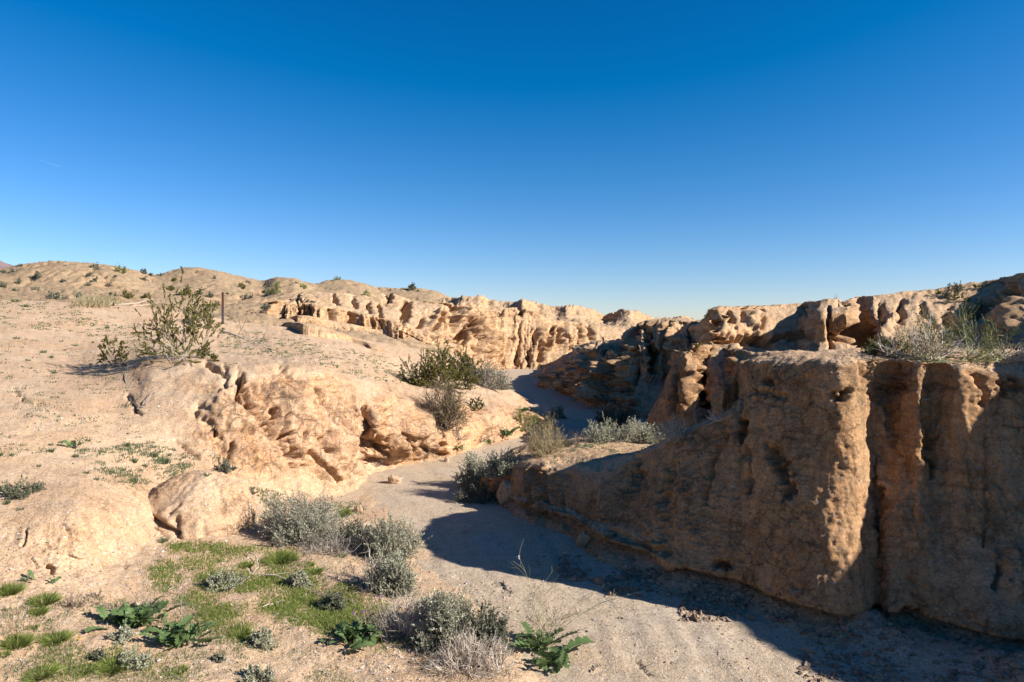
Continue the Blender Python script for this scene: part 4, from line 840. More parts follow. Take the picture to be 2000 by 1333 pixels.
# ---------------------------------------------------------------- shrubs of the near left, along the wash
shrub('saltbush', 592, 1056, 175, 102, 'large grey-green saltbush with red-brown stems at the foot of the left slope', 'shrub', 1, MTg, MS, lean=(-.06, -.12), depth=.7, tw=1.1, lv=1.35)
shrub('saltbush', 688, 1062, 84, 52, 'small dull brown-grey saltbush between the two largest silvery bushes', 'shrub', 2, MTd, MSd, depth=.8, lv=.9)
shrub('saltbush', 760, 1092, 118, 98, 'dense rounded silvery saltbush whose tips meet the wall shadow on the wash', 'shrub', 3, MTg, MS, depth=.85, tw=1.1, lv=1.4)
shrub('saltbush', 768, 1158, 86, 84, 'silvery saltbush with bare pale twigs on its left, lowest on the small wash bank', 'shrub', 4, MTg, MS, depth=.85, tw=1.1, lv=1.3)
shrub('dead_shrub', 735, 1140, 74, 76, 'bleached twigs leaning on the lower silvery saltbush beside the wash', 'dead shrub', 5, MTw, MS, lv=0, tw=.35, n1=46, lean=(-.1, 0), upright=.9, twr=1.2)
shrub('dead_shrub', 640, 1080, 150, 42, 'flat tangle of pale dry branches under the largest saltbush', 'dead shrub', 6, MTg, MS, lv=0, tw=.5, n1=50, thick=1.3, zmin=.1)
shrub('saltbush', 836, 1222, 80, 66, 'small green-grey saltbush with a pale stem behind the bleached tangle near the bottom edge', 'shrub', 7, MTg, MS, lv=1.1)
shrub('saltbush', 882, 1258, 132, 112, 'tall silvery saltbush near the bottom centre, right of the bleached twigs', 'shrub', 8, MTg, MS, tw=1.2, lv=1.25)
shrub('saltbush', 950, 1272, 84, 96, 'sparser grey saltbush on the edge of the wash beside the flowering weed', 'shrub', 9, MTg, MSd, tw=1.2, lv=1.0)
shrub('dead_shrub', 792, 1236, 150, 84, 'mound of bleached curly dead twigs right of the central dark green weed', 'dead shrub', 10, MTw, MS, lv=0, tw=.75, n1=60, zmin=.1, twr=1.1)
shrub('dead_shrub', 905, 1306, 140, 80, 'bleached dead twigs spilling down below the tall silvery saltbush', 'dead shrub', 11, MTw, MS, lv=0, tw=.75, n1=55, twr=1.1)
shrub('dead_shrub', 968, 1308, 84, 70, 'fan of pinkish dead twigs at the left side of the flowering weed', 'dead shrub', 12, MTw, MS, lv=0, tw=.7, n1=50, upright=.6, twr=1.1)
# ---------------------------------------------------------------- along the far side of the wash
shrub('saltbush', 985, 928, 104, 50, 'long low silvery saltbush on the tip of the low terrace, behind its darker neighbour', 'shrub', 13, MTg, MS, lv=1.3, depth=.6)
shrub('saltbush', 928, 945, 78, 66, 'round silvery saltbush at the left tip of the low terrace', 'shrub', 14, MTg, MS, lv=1.4)
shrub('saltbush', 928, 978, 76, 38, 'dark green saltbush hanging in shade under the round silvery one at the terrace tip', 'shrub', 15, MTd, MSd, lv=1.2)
shrub('straw_bush', 1063, 888, 96, 82, 'straw-coloured broom-like bush in the middle of the wash bend', 'shrub', 16, MStraw, MStraw, lv=.25, tw=1.3, n1=90, upright=1.3, base=.3, leafL=.03, leafW=.004)
shrub('broom_bush', 1026, 838, 58, 46, 'yellow-green feathery bush on the left bank nose behind the straw bush', 'shrub', 17, MBr, MBr, lv=.9, tw=1.2, upright=1.0, leafL=.03, leafW=.006)
shrub('saltbush', 1088, 818, 36, 32, 'small whitish saltbush standing at the edge of the shaded channel', 'shrub', 18, MTw, MS, lv=1.3, upright=1.0)
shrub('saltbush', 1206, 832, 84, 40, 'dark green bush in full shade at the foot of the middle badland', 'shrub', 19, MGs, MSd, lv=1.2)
shrub('dead_shrub', 1128, 866, 62, 30, 'brown leafless shrub just right of the straw bush on the terrace', 'dead shrub', 20, MTd, MS, lv=0, tw=1.0, n1=40)
shrub('saltbush', 1178, 864, 86, 44, 'grey saltbush with a dark heart in the row at the back of the low terrace', 'shrub', 21, MTg, MS, lv=.9, tw=1.3)
shrub('saltbush', 1243, 862, 82, 42, 'pale silvery saltbush in the terrace row, nearest the shadow streaks', 'shrub', 22, MTw, MS, lv=.9, tw=1.4)
shrub('dead_shrub', 1318, 856, 84, 42, 'whitish dry shrub behind the sloping crest of the near wall', 'dead shrub', 23, MTw, MS, lv=.15, tw=1.2, n1=50)
shrub('dead_shrub', 1405, 818, 74, 26, 'white bare twigs poking over the near wall crest below the shaded hollow', 'dead shrub', 24, MTw, MS, lv=0, tw=.35, n1=26, upright=.5)
shrub('creosote_bush', 858, 758, 130, 88, 'olive creosote bush with brown branches on the left bank above the wash bend', 'shrub', 25, MTd, MC, lt=.4, lv=.9, tw=.45, n1=34, leafL=.022, leafW=.012, lean=(-.05, .0))
shrub('creosote_bush', 908, 742, 74, 58, 'darker olive creosote bush joined to the right of the brown-branched one', 'shrub', 26, MTd, MC, lt=.4, lv=1.2, tw=.6, leafL=.022, leafW=.012)
shrub('grey_bush', 955, 758, 96, 52, 'fuzzy grey leafless bush at the foot of the long eroded cliff where the wash narrows', 'shrub', 27, MTg, MSd, lv=.35, tw=1.6, n1=80, lean=(.0, -.25))
shrub('dead_shrub', 866, 836, 104, 96, 'dark tangle of dead branches drooping down the left bank face', 'dead shrub', 28, MTd, MC, lv=.16, tw=1.3, n1=90, droop=.3, thick=2.0, lean=(-.08, 0))
shrub('dead_shrub', 892, 858, 50, 44, 'grey hanging roots and twigs at the lower bank face below the drooping tangle', 'dead shrub', 29, MTd, MC, lv=.0, tw=.7, n1=30)
shrub('creosote_bush', 930, 800, 40, 26, 'small sparse creosote sprig on the lit bank right of the drooping tangle', 'shrub', 30, MTd, MC, lv=.7, tw=.6)
shrub('saltbush', 1068, 822, 30, 24, 'little green-grey bush between the yellow-green bush and the whitish one', 'shrub', 70, MTg, MS, lv=1.1)
shrub('saltbush', 1108, 872, 34, 18, 'low brownish-green bush at the front of the terrace brush, beside the straw bush', 'shrub', 71, MTd, MSd, lv=.9)
shrub('saltbush', 1282, 866, 46, 30, 'small silvery bush joining the pale saltbush to the whitish dry shrub', 'shrub', 72, MTg, MS, lv=1.0)
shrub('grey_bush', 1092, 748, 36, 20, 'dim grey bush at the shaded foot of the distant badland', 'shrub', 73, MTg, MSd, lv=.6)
# ---------------------------------------------------------------- left slope
shrub('creosote_bush', 346, 704, 146, 160, 'tall open creosote bush on the left bench beside the iron post', 'shrub', 31, MTg, MC, lv=.30, tw=.12, n1=24, leafL=.022, leafW=.014, base=.25, lean=(.0, .05), lo=.5, lt=.5)
shrub('creosote_bush', 228, 712, 66, 64, 'small creosote bush with bare pale stems left of the tall open one', 'shrub', 32, MTg, MC, lt=.5, lv=.4, tw=.22, n1=24, leafL=.024, leafW=.013, lean=(-.25, 0))
shrub('creosote_bush', 406, 704, 44, 50, 'lone leafy creosote sprig at the lip above the dark slot', 'shrub', 33, MTd, MC, lt=.5, lv=.9, tw=.3, n1=9, leafL=.024, leafW=.013)
shrub('creosote_bush', 398, 640, 56, 52, 'creosote bush half hidden right behind the tall open one', 'shrub', 34, MTg, MC, lt=.5, lv=.8, tw=.3, n1=14, leafL=.024, leafW=.013)
shrub('saltbush', 434, 920, 40, 24, 'small grey-green cushion plant at the top edge of the clay mound', 'plant', 35, MTg, MSd, lv=1.3, depth=.9)
shrub('saltbush', 492, 962, 26, 14, 'tiny grey cushion plant just above the largest saltbush', 'plant', 36, MTg, MSd, lv=1.2)
shrub('white_flower_plant', 585, 1146, 44, 38, 'grey cushion plant dotted with white flowers inside the green grass', 'plant', 37, MGs, MS, lv=.9)
shrub('white_flower_plant', 440, 1146, 76, 32, 'spreading whitish-grey plant over the green grass left of a bare forked twig', 'plant', 38, MGs, MS, lv=.9)
shrub('white_flower_plant', 512, 1262, 54, 36, 'low pale flowering plant on bare sand left of the central thistle-leaved weed', 'plant', 39, MGs, MS, lv=.9)
shrub('white_flower_plant', 498, 1330, 66, 30, 'pale flowering plant cut by the bottom edge left of centre', 'plant', 40, MGs, MS, lv=.9)
shrub('white_flower_plant', 650, 1186, 56, 34, 'greyish plant holding the left purple flower', 'plant', 41, MGs, MSd, lv=.8)
shrub('white_flower_plant', 262, 1300, 70, 34, 'greyish sprawling plant behind the bright grass clump at the bottom left', 'plant', 42, MGs, MS, lv=.6, tw=.8)
shrub('white_flower_plant', 190, 1288, 44, 22, 'dark seeded sprig left of the bright grass clump at the bottom left', 'plant', 43, MTd, MSd, lv=.5, tw=.8)
shrub('white_flower_plant', 235, 1248, 52, 22, 'speckled grey plant directly below the leftmost dark green weed', 'plant', 44, MGs, MS, lv=.8)
shrub('white_flower_plant', 430, 1286, 34, 14, 'blue-grey seedling clump below the leafy weed, far left of centre', 'plant', 45, MGs, MSd, lv=.8)
shrub('white_flower_plant', 42, 962, 86, 24, 'flat grey-green patch plant at the left edge above the sand embankment', 'plant', 46, MGs, MSd, lv=.7)
shrub('dry_weed', 143, 1186, 62, 34, 'red-brown dry weed with curved stalks left of the dark green weeds', 'dry weed', 47, MTd, MTd, lv=0, tw=.15, n1=40, upright=.6)
shrub('dry_weed', 190, 1166, 40, 26, 'thin reddish dry sprig touching the dark green weeds from the left', 'dry weed', 48, MTd, MTd, lv=0, tw=.2, n1=16)
shrub('dry_weed', 735, 908, 46, 26, 'pile of dry roots and twigs in the hollow at the foot of the left bank', 'dry weed', 49, MTg, MTd, lv=0, tw=.8, n1=24)
shrub('dry_weed', 835, 888, 34, 22, 'dry brown twigs at the bank foot between the hollow and the green weeds', 'dry weed', 50, MTd, MTd, lv=.1, tw=.7, n1=14)
shrub('dry_weed', 938, 862, 30, 14, 'pinkish dry cushion between two small green weeds at the bank foot', 'dry weed', 51, MTg, MTd, lv=.2, tw=.7, n1=14)
# ---------------------------------------------------------------- right plateau and ridge
shrub('desert_bush', 1862, 702, 230, 100, 'big green-stemmed bush with bare silver branches on the right plateau', 'shrub', 60, MGs, MC, lv=.07, tw=.16, n1=34, upright=1.0, thick=1.4, base=.5, lt=.4, leafL=.016, leafW=.008)
shrub('dead_shrub', 1800, 700, 210, 78, 'long silver dead branches arching left out of the big plateau bush', 'dead shrub', 61, MTw, MC, lv=0, tw=.16, n1=34, thick=1.9, zmin=.3)
shrub('dead_shrub', 1945, 704, 190, 40, 'low spray of white dead branches at the right end of the plateau', 'dead shrub', 62, MTw, MC, lv=0, tw=.4, n1=50, thick=1.8, zmin=.1)
shrub('desert_bush', 1728, 694, 80, 38, 'low green bush at the left foot of the big plateau bush', 'shrub', 63, MTg, MC, lv=.7, tw=.7)
shrub('desert_bush', 1862, 578, 40, 34, 'dark spindly bush standing on the right ridge skyline', 'shrub', 64, MTd, MSd, lv=.4, tw=.5, n1=12, upright=1)
shrub('desert_bush', 1868, 590, 50, 18, 'small green bush on the ridge face under the skyline bush', 'shrub', 65, MTd, MC, lv=.5, tw=.5)
shrub('desert_bush', 1920, 560, 34, 10, 'flat green bush near the top of the right ridge', 'shrub', 66, MTd, MC, lv=.6)
shrub('desert_bush', 1840, 576, 30, 12, 'low sparse bush left of the spindly one on the right ridge', 'shrub', 67, MTd, MC, lv=.5)
shrub('dry_weed', 1632, 584, 12, 13, 'thin dry weed alone on the left part of the right ridge skyline', 'dry weed', 68, MTd, MC, lv=0, tw=.4, n1=7, upright=1)
shrub('green_sprig', 1363, 678, 24, 9, 'small green sprig on the lit shelf of the middle badland', 'plant', 69, MGs, MC, lv=.9)
# ---------------------------------------------------------------- bushes dotted over the far gravel hills
FAR = [(185,524,18,14,'d','dark bush on the first hill crest, left of the wispy one'),(235,532,26,22,'w','wispy green bush on the right shoulder of the first hill'),(282,534,16,14,'d','dark bush in the dip between the first two hills'),(295,538,10,7,'d','little dark bush touching the dip bush from the right'),
 (312,538,10,7,'d','tiny dark bush where the second hill begins'),(73,543,16,18,'g','upright grey-green bush on the face of the first hill'),(40,519,9,7,'d','tiny bush on the skyline beside the far mountain'),(28,530,13,9,'g','small bush below the far mountain'),(127,519,7,4,'d','speck of a bush at the very top of the first hill'),
 (175,539,15,9,'g','broad low bush under the dark crest bush of the first hill'),(187,548,14,8,'d','low brown bush, lower of the pair under the first hill crest'),(225,541,7,6,'d','speck bush under the wispy bush'),(126,550,12,8,'g','thin bush in the middle of the first hill face'),(38,554,13,13,'g','spindly bush low on the first hill near the left edge'),
 (5,560,14,13,'d','bush cut by the left edge at the foot of the first hill'),(6,534,14,9,'d','bush cut by the left edge below the far mountain'),(70,566,16,9,'g','faint bush above the long bench at the left'),(30,568,14,8,'g','faint brown bush left at the foot of the first hill'),(108,584,30,22,'g','large sparse bush at the bench edge, leftmost of the big three'),
 (155,586,24,19,'g','large olive bush at the bench edge, middle of the big three'),(172,557,12,8,'g','small olive bush halfway down the first hill'),(215,556,10,6,'d','small dark bush on the first hill right of the rill'),(220,578,14,12,'g','thin bush left of the creosotes behind the fallen sticks'),(250,583,32,19,'c','leafy creosote behind the fallen sticks'),
 (287,581,18,15,'c','round creosote left of the tall open creosote top'),(280,547,16,9,'g','pale bush at the left foot of the second hill'),(341,549,13,9,'c','olive bush on the left slope of the second hill'),(332,566,18,14,'c','sparse creosote between second hill and bench'),(365,576,18,26,'c','upright creosote on the pale patch of the second hill'),
 (410,579,14,13,'d','dark creosote left above the iron post'),(421,597,16,12,'c','creosote just left of the iron post top'),(472,562,17,12,'c','round olive bush at the right foot of the second hill'),(420,543,10,5,'g','faint bush near the top right of the second hill'),(484,582,16,11,'g','brown bush right of the iron post'),
 (391,575,12,14,'d','dark bush behind the tall open creosote'),(537,573,26,31,'w','tall wispy green bush on the third hill skyline'),(518,571,14,9,'d','low olive bush left of the tall wispy one'),(592,563,18,14,'w','pale wispy bush on the flank of the third hill'),(580,553,8,5,'d','speck bush on the third hill skyline'),
 (657,546,14,11,'w','bare spindly bush on the fourth hill top'),(717,577,20,15,'w','pale wispy bush above the long eroded cliff'),(806,567,20,17,'d','dark green bush alone on the skyline above the long cliff'),(817,569,7,5,'d','tiny bush touching the lone skyline bush'),(517,601,22,12,'g','grey bush on the gravel flat right of the iron post'),
 (484,552,14,5,'d','flat dark bush in the dip right of the second hill'),(610,590,10,6,'g','small bush under the long cliff left end'),(762,566,6,4,'d','speck bush on the skyline left of the lone dark bush'),(445,575,10,6,'g','little bush high above the iron post')]
for i, (x, y, w, h, k, lab) in enumerate(FAR):
    st, lf = {'d': (MTd, MSd), 'w': (MGs, MBr), 'g': (MTg, MSd), 'c': (MTd, MC)}[k]
    shrub('hill_bush', x, y + 1, w, h, lab, 'bush', 200 + i, st, lf, group='bushes on the far gravel hills', tw=2.2 if k != 'w' else 3, lv=.9 if k != 'w' else .25, n1=14 if k != 'w' else 22, upright=.3 if k != 'w' else 1.2, thick=1, sink=.05)
# ---------------------------------------------------------------- thistle-leaved weeds, each leaf its own part
def leaf_mesh(L, W, nl, bend, curl, seed, round_=.5):
    rg = rng_of(seed); n = 6 * nl; t = np.linspace(0, 1, n + 1)
    env = np.sin(np.pi * np.clip(t * .93 + .05, 0, 1)) ** .55 * (.35 + .65 * t)
    def half(s):
        ph_ = rg.random() * .3
        lob = np.abs(np.sin(np.pi * nl * t + ph_)) ** .5
        return W * env * (.16 + .84 * lob) * (1 + .12 * rg.normal(size=n + 1)) + .004
    z = bend * L * (np.sin(t * np.pi * .62) * .8 - t ** 2 * .45); x = L * t * (1 - .08 * bend)
    rows = []
    for s, hw in ((-1, half(0)), (1, half(1))): rows.append((s, hw))
    (s0, h0), (s1, h1) = rows; sw = .12 * W * np.sin(t * 5 + seed)
    up0 = curl * h0 + .02 * W * rg.normal(size=n + 1); up1 = curl * h1 + .02 * W * rg.normal(size=n + 1)
    lobshift = .35
    V = np.stack([np.stack([x + lobshift * h0, -h0 + sw, z + up0], 1), np.stack([x + lobshift * .4 * h0, -h0 * .5 + sw, z + up0 * .6], 1), np.stack([x, sw, z - .003 * (1 - t)], 1), np.stack([x + lobshift * .4 * h1, h1 * .5 + sw, z + up1 * .6], 1), np.stack([x + lobshift * h1, h1 + sw, z + up1], 1)], 1)
    i = np.arange(n)[:, None] * 5 + np.arange(4)[None]
    g = Geo(); g.add(V, np.stack([i, i + 5, i + 6, i + 1], -1))
    r = Geo(); r.tubes(np.stack([x, sw, z + .002], 1)[None], np.linspace(.0042, .0012, n + 1)[None], 3)
    return g.mesh('leaf', MR, True), r.mesh('midrib', MGs, True)
LV = [leaf_mesh(.30, .075, 6, .24, .25, 1), leaf_mesh(.26, .066, 5, .36, .15, 2), leaf_mesh(.34, .080, 7, .10, .30, 3), leaf_mesh(.22, .068, 4, .45, .1, 4), leaf_mesh(.28, .085, 5, .18, .35, 5)]
def rosette(px, py, r_px, label, seed, n=14, up=.35, loc=None, az=None, ribs=True, sq=1.0):
    h_ = hit(px, py); loc = h_[0] if loc is None else loc
    D = loc[1]; R = r_px / F * D; rg = rng_of(seed)
    root = empty('leafy_weed', loc, label, 'weed')
    for i in range(n):
        me, mr = LV[rg.integers(0, len(LV))]
        o = bpy.data.objects.new('leaf', me); scene.collection.objects.link(o); o.parent = root
        a = (i * 2.4 + rg.normal() * .25) if az is None else az[0] + (az[1] - az[0]) * (i + .5) / n + rg.normal() * .12
        s = R / .29 * (.30 + .45 * rg.random()) * (1.0 if i < n * .65 else .7)
        pitch = -(up * (.3 + 1.2 * rg.random()) + (.5 if i >= n * .65 else 0))
        o.rotation_euler = (rg.normal() * .35, pitch, a); o.scale = (s, s, s); o.location = (rg.normal() * R * (.25 if n > 40 else .12), rg.normal() * R * (.2 if n > 40 else .12), .01)
        if ribs:
            m = bpy.data.objects.new('midrib', mr); scene.collection.objects.link(m); m.parent = o
    return root
rosette(146, 872, 38, 'bright dark green leafy rosette alone on the bare left slope', 301, 12, .45, ribs=False)
rosette(262, 1218, 88, 'dark green lobed-leaved weed, upper of the two at the lower left, with an upright stalk', 302, 64, .38)
rosette(352, 1256, 78, 'dark green lobed-leaved weed, lower right of the pair at the lower left', 303, 54, .38)
rosette(706, 1250, 86, 'central dark green lobed-leaved weed beneath the right purple flower', 304, 60, .38)
rosette(1052, 1266, 84, 'lobed-leaved weed at the bottom centre from which the tall flower stalks rise', 305, 34, .42)
rosette(1085, 1308, 150, 'wide flat lobed leaves fanned out at the bottom centre below the tall stalks', 306, 14, .12)
rosette(893, 880, 34, 'green leafy weed at the bank foot, nearest the hollow with roots', 307, 10, .55, ribs=False)
rosette(958, 867, 24, 'green leafy weed at the bank foot, middle of three', 308, 9, .5, ribs=False)
rosette(990, 852, 36, 'green leafy weed at the bank foot, nearest the yellow-green bush', 309, 11, .5, ribs=False)
rosette(1052, 888, 16, 'green leaves at the very base of the straw-coloured bush', 310, 8, .6, ribs=False)
rosette(507, 672, 17, 'green leafy weed on the gravel bench right of the iron post', 311, 9, .5, ribs=False)
rosette(56, 1138, 28, 'dusty green weed pair under the small dark hole, left one', 312, 8, .5, ribs=False)
rosette(104, 1140, 26, 'dusty green weed pair under the small dark hole, right one', 313, 8, .5, ribs=False)
rosette(405, 932, 15, 'small green weed on top of the clay mound', 314, 8, .4, ribs=False)
rosette(628, 714, 12, 'tiny blue-green rosette on the pale bench above the eroded bank', 315, 8, .4, ribs=False)
rosette(1018, 806, 22, 'green leaves left under the yellow-green feathery bush', 316, 8, .5, ribs=False)
# ---------------------------------------------------------------- flower stalks
def stalks(px, py, tips, label, seed, petal=MWh, side=12, col=MGs, fl=5, r=.0028):
    h_ = hit(px, py); loc = h_[0]; D = loc[1]; rg = rng_of(seed)
    root = empty('flower_stalk', loc, label, 'flower stalk')
    T = np.array([((x - px) / F * D, rg.normal() * .06, (py - y) / F * D) for x, y in tips]); n = len(T)
    P = curve(np.zeros((n, 3)), T, np.stack([-T[:, 0] * .10, 0 * T[:, 0], T[:, 2] * .05], 1), 8, rg, .008)
    g = Geo(); g.tubes(P, np.linspace(1, .4, 8)[None] * np.full((n, 1), r))
    m = side * n; b2, d2 = pick(P, m, rg, .12); sg = np.sign(rg.normal(size=m))
    dr = d2 * .8 + np.stack([sg * (.4 + .7 * rg.random(m)), rg.normal(size=m) * .4, .25 * rg.random(m)], 1); H = T[:, 2].max()
    P2 = curve(b2, b2 + dr * (H * (.05 + .17 * rg.random(m)))[:, None], rg.normal(size=(m, 3)) * .01, 4, rg, .03)
    g.tubes(P2, np.linspace(1, .5, 4)[None] * np.full((m, 1), r * .55))
    m2 = m; b3, d3 = pick(P2, m2, rg, .3); P3 = curve(b3, b3 + (d3 + rg.normal(size=(m2, 3)) * .6) * H * .035, np.zeros((m2, 3)), 3, rg, .02)
    g.tubes(P3, np.full((m2, 3), r * .45)); g.obj('stalk', col, root)
    for i in range(n):
        f = Geo(); c = P[i, -1] + rg.normal(size=(fl * 4, 3)) * .007
        f.leaves(c, rg.normal(size=(fl * 4, 3)), .010, .009, rg); f.obj('flower', petal, root)
    return root
stalks(1060, 1275, [(1012,1082),(1062,1142),(1143,1157),(1182,1170),(1100,1195),(1000,1190),(1035,1170)], 'tall branching stalks with tiny cream flowers crossing the shadow edge at bottom centre', 321, side=16)
stalks(1070, 1262, [(1005,1215),(1130,1200),(1150,1225),(1025,1200),(1085,1185)], 'bare lower stems of the bottom centre weed', 322, side=16, fl=1, col=MTd)
stalks(283, 1212, [(258,1060),(296,1100),(215,1135),(330,1150)], 'thin bare stalk rising left out of the upper of the two dark green weeds', 323, side=10, col=MTg, fl=1)
stalks(357, 1232, [(358,1140),(330,1100),(392,1180),(375,1130)], 'thin stalk rising out of the lower right of the two dark green weeds', 324, side=10, col=MTg, fl=1)
stalks(716, 1246, [(712,1190),(742,1165),(690,1200)], 'pale thick stalk with a purple flower in the central weed', 325, petal=MPur, side=5, r=.005)
stalks(650, 1180, [(656,1168)], 'short stalk with a purple flower left of the pale thick one', 326, petal=MPur, side=2, r=.003, fl=9)
stalks(724, 1165, [(700,1120),(760,1110),(735,1100),(690,1140)], 'wiry leafless stems between the lower saltbush and the purple flower', 327, side=9, col=MTd, fl=1)
stalks(150, 1256, [(150,1252)], 'single low orange-yellow flower on the sand at the lower left', 328, petal=MYe, side=1, fl=10)
# ---------------------------------------------------------------- grass clumps that can be told apart
TUFTS = [(18,1160,56,34,'bright green grass clump at the left edge below the sand embankment'),(86,1178,60,30,'green grass clump beside the red-brown dry weed, upper one'),(76,1200,38,26,'green grass clump just below the upper clump beside the dry weed'),(110,1252,64,28,'wide green grass clump above the yellow flower level'),(34,1262,62,36,'sprawling olive grass clump near the left edge, lower part'),
 (225,1306,78,36,'largest bright grass clump at the bottom left'),(165,1312,56,20,'olive grass clump left of the largest bottom one'),(80,1320,70,26,'bright grass clump at the bottom edge, far left'),(350,1312,40,18,'small grass clump near the bottom, right of the grey sprawling plant'),(8,1282,30,18,'small olive grass clump cut by the left edge'),
 (66,1228,22,14,'tiny green tuft left of centre in the lower left corner sand'),(550,1100,70,40,'dark lush grass clump under the largest saltbush'),(604,1105,28,14,'small green clump right of the lush one'),(612,1120,42,24,'green clump below the small one on bare sand'),(668,1087,20,14,'single bright tuft on the bare sand spit'),
 (622,1122,20,9,'low tuft at the foot of the sand spit'),(652,1110,16,7,'tiny tuft alone on the sand spit'),(470,1240,48,26,'grey-green tuft cluster left of the low pale flowering plant'),(672,1010,28,34,'yellow-green grass between the largest saltbush and the bank'),(675,1150,56,16,'olive grass strip at the foot of the lowest saltbush'),
 (820,1255,60,26,'bright grass showing between the bleached tangle and the leafy weed'),(480,1108,34,22,'green clump at the upper edge of the grass patch')]
for i, (x, y, w, h, lab) in enumerate(TUFTS):
    tuft('grass_clump', x, y, w * 1.2, h * .72, lab, 'grass clump', 400 + i, MG, group='grass clumps on the lower left sand')
ST = [(248,872,20,12,'centre'),(100,883,20,11,'left'),(262,903,20,12,''),(283,912,16,9,''),(98,870,12,6,''),(120,865,12,7,''),(148,893,18,10,''),(2,890,14,10,''),(22,890,16,8,''),(52,880,10,6,''),(74,912,16,7,''),(170,925,18,8,''),(188,938,16,8,''),(172,862,14,9,''),(250,848,10,5,''),(320,905,30,16,''),(300,892,24,12,''),(330,890,16,8,''),(340,880,12,6,''),(360,895,12,6,''),(262,942,22,14,'mound'),(14,984,18,12,''),(40,996,18,8,''),
 (85,690,16,9,''),(32,662,18,7,''),(106,730,14,7,''),(60,720,8,5,''),(44,718,8,7,''),(100,700,12,8,''),(146,676,18,6,''),(120,668,12,6,''),(208,642,12,8,''),(55,705,12,6,''),(320,1058,26,12,''),(30,590,24,8,''),(48,600,20,8,'')]
def tuft_label(x, y, w):
    size = 'larger' if w >= 20 else ('small' if w >= 14 else 'tiny')
    if y < 620: where = 'on the slope crest'
    elif y < 760: where = 'high on the bare left slope'
    elif x > 280 and y > 1000: where = 'at the foot of the clay mound'
    elif x > 240: where = 'above the clay mound'
    elif x > 160: where = 'right of the bright rosette'
    elif y > 970: where = 'above the left embankment'
    elif x > 60: where = 'close to the bright rosette'
    else: where = 'at the left edge below the rosette'
    return size + ' grey-green tuft ' + where
order = {}
for t_ in sorted(ST, key=lambda t_: t_[0]): order.setdefault(tuft_label(*t_[:3]), []).append(t_)
ORD = ('leftmost of them', 'second from left', 'third from left', 'fourth from left', 'fifth from left', 'sixth from left', 'seventh from left')
for i, t_ in enumerate(ST):
    x, y, w, h, s_ = t_; lab = tuft_label(x, y, w)
    if len(order[lab]) > 1: lab += ', ' + ORD[order[lab].index(t_)]
    tuft('slope_tuft', x, y, w, h, lab, 'tuft', 500 + i, MGy, group='small tufts on the left slope')
# uncountable cover: the green patch, thin seedlings on slope, bench and terrace, the dry grass below the first hill
def cover(name, label, cat, polys, n, h, mat, seed, blades=7, thr=-.02, wid=.004, nf=2.6, spread=.05, rnd=.5):
    rg = rng_of(seed); pts = []
    for poly, share in polys:
        xs = [p[0] for p in poly]; ys = [p[1] for p in poly]; k = int(n * share); c = 0; tries = 0
        while c < k and tries < k * 14:
            tries += 1; x = rg.uniform(min(xs), max(xs)); y = rg.uniform(min(ys), max(ys)); ins = False
            for (x0, y0), (x1, y1) in zip(poly, poly[1:] + poly[:1]):
                if (y0 > y) != (y1 > y) and x < (x1 - x0) * (y - y0) / (y1 - y0) + x0: ins = not ins
            if not ins: continue
            hh = hit(x, y)
            if hh is None or hh[2].startswith(('clay', 'mountain')): continue
            nz = perlin(np.array([[hh[0][0] * nf, hh[0][1] * nf * .8, 0.0]], f32), seed)[0] + .6 * perlin(np.array([[hh[0][0] * nf * 3.3, hh[0][1] * nf * 3.3, 2.0]], f32), seed)[0]
            if nz + rg.normal() * .13 < thr: c += .12; continue
            pts.append(hh[0]); c += 1
    C = np.repeat(np.array(pts), blades, 0); m = len(C)
    off = rg.normal(size=(m, 3)) * spread * .5; off[:, 2] = 0; a = rg.random(m) * 6.28
    D = np.maximum(C[:, 1], 4); hh = h * (.35 + rg.random(m)) ; s = rg.random(m)
    tip = np.stack([np.cos(a) * hh * .8 * s, np.sin(a) * hh * .8 * s, hh * (1 - .4 * s)], 1)
    g = Geo(); P = curve(C + off - [0, 0, .004], C + off + tip, tip * .08, 3, rg, .02); g.blades(P, np.maximum(wid, .85 * D / F / .512) * (.6 + .6 * rg.random(m)))
    return tag(g.obj(name, mat), label, cat, kind='stuff')
cover('grass', 'patchy bright green grass on the flat below the clay mound', 'grass', [([(330,1062),(480,1060),(560,1085),(640,1150),(700,1190),(690,1225),(560,1215),(400,1190),(300,1150),(290,1100)], .62), ([(560,1150),(720,1160),(840,1250),(760,1270),(600,1230)], .2), ([(330,1170),(480,1190),(560,1230),(470,1260),(420,1240)], .10), ([(0,1240),(300,1270),(420,1330),(0,1333)], .08)], 4600, .030, MG, 601, 6, .04, nf=2.6, spread=.11)
cover('seedlings', 'thin dry and greyish seedlings scattered over the left slope and flat', 'seedlings', [([(150,880),(330,860),(450,900),(330,940),(240,960),(180,930)], .22), ([(0,580),(120,595),(300,640),(420,690),(300,700),(150,650),(0,640)], .22), ([(430,640),(560,655),(760,700),(860,760),(700,740),(560,700),(430,690)], .22), ([(0,650),(250,700),(300,850),(0,900)], .10), ([(0,1140),(420,1200),(700,1333),(0,1333)], .24)], 2600, .028, MGy, 602, 6, .0, nf=1.6, spread=.07)
cover('terrace_seedlings', 'sparse green seedlings on the low sandy terrace', 'seedlings', [([(1090,885),(1180,875),(1270,862),(1270,880),(1160,905),(1060,910)], .5), ([(1080,870),(1200,862),(1180,880),(1090,885)], .5)], 150, .025, MGy, 603, 5, .05)
cover('dry_grass', 'golden dry grass at the foot of the first hill', 'dry grass', [([(150,588),(215,582),(235,592),(200,602),(160,600)], 1.0)], 420, .22, MStraw, 604, 5, -.6, spread=.3)
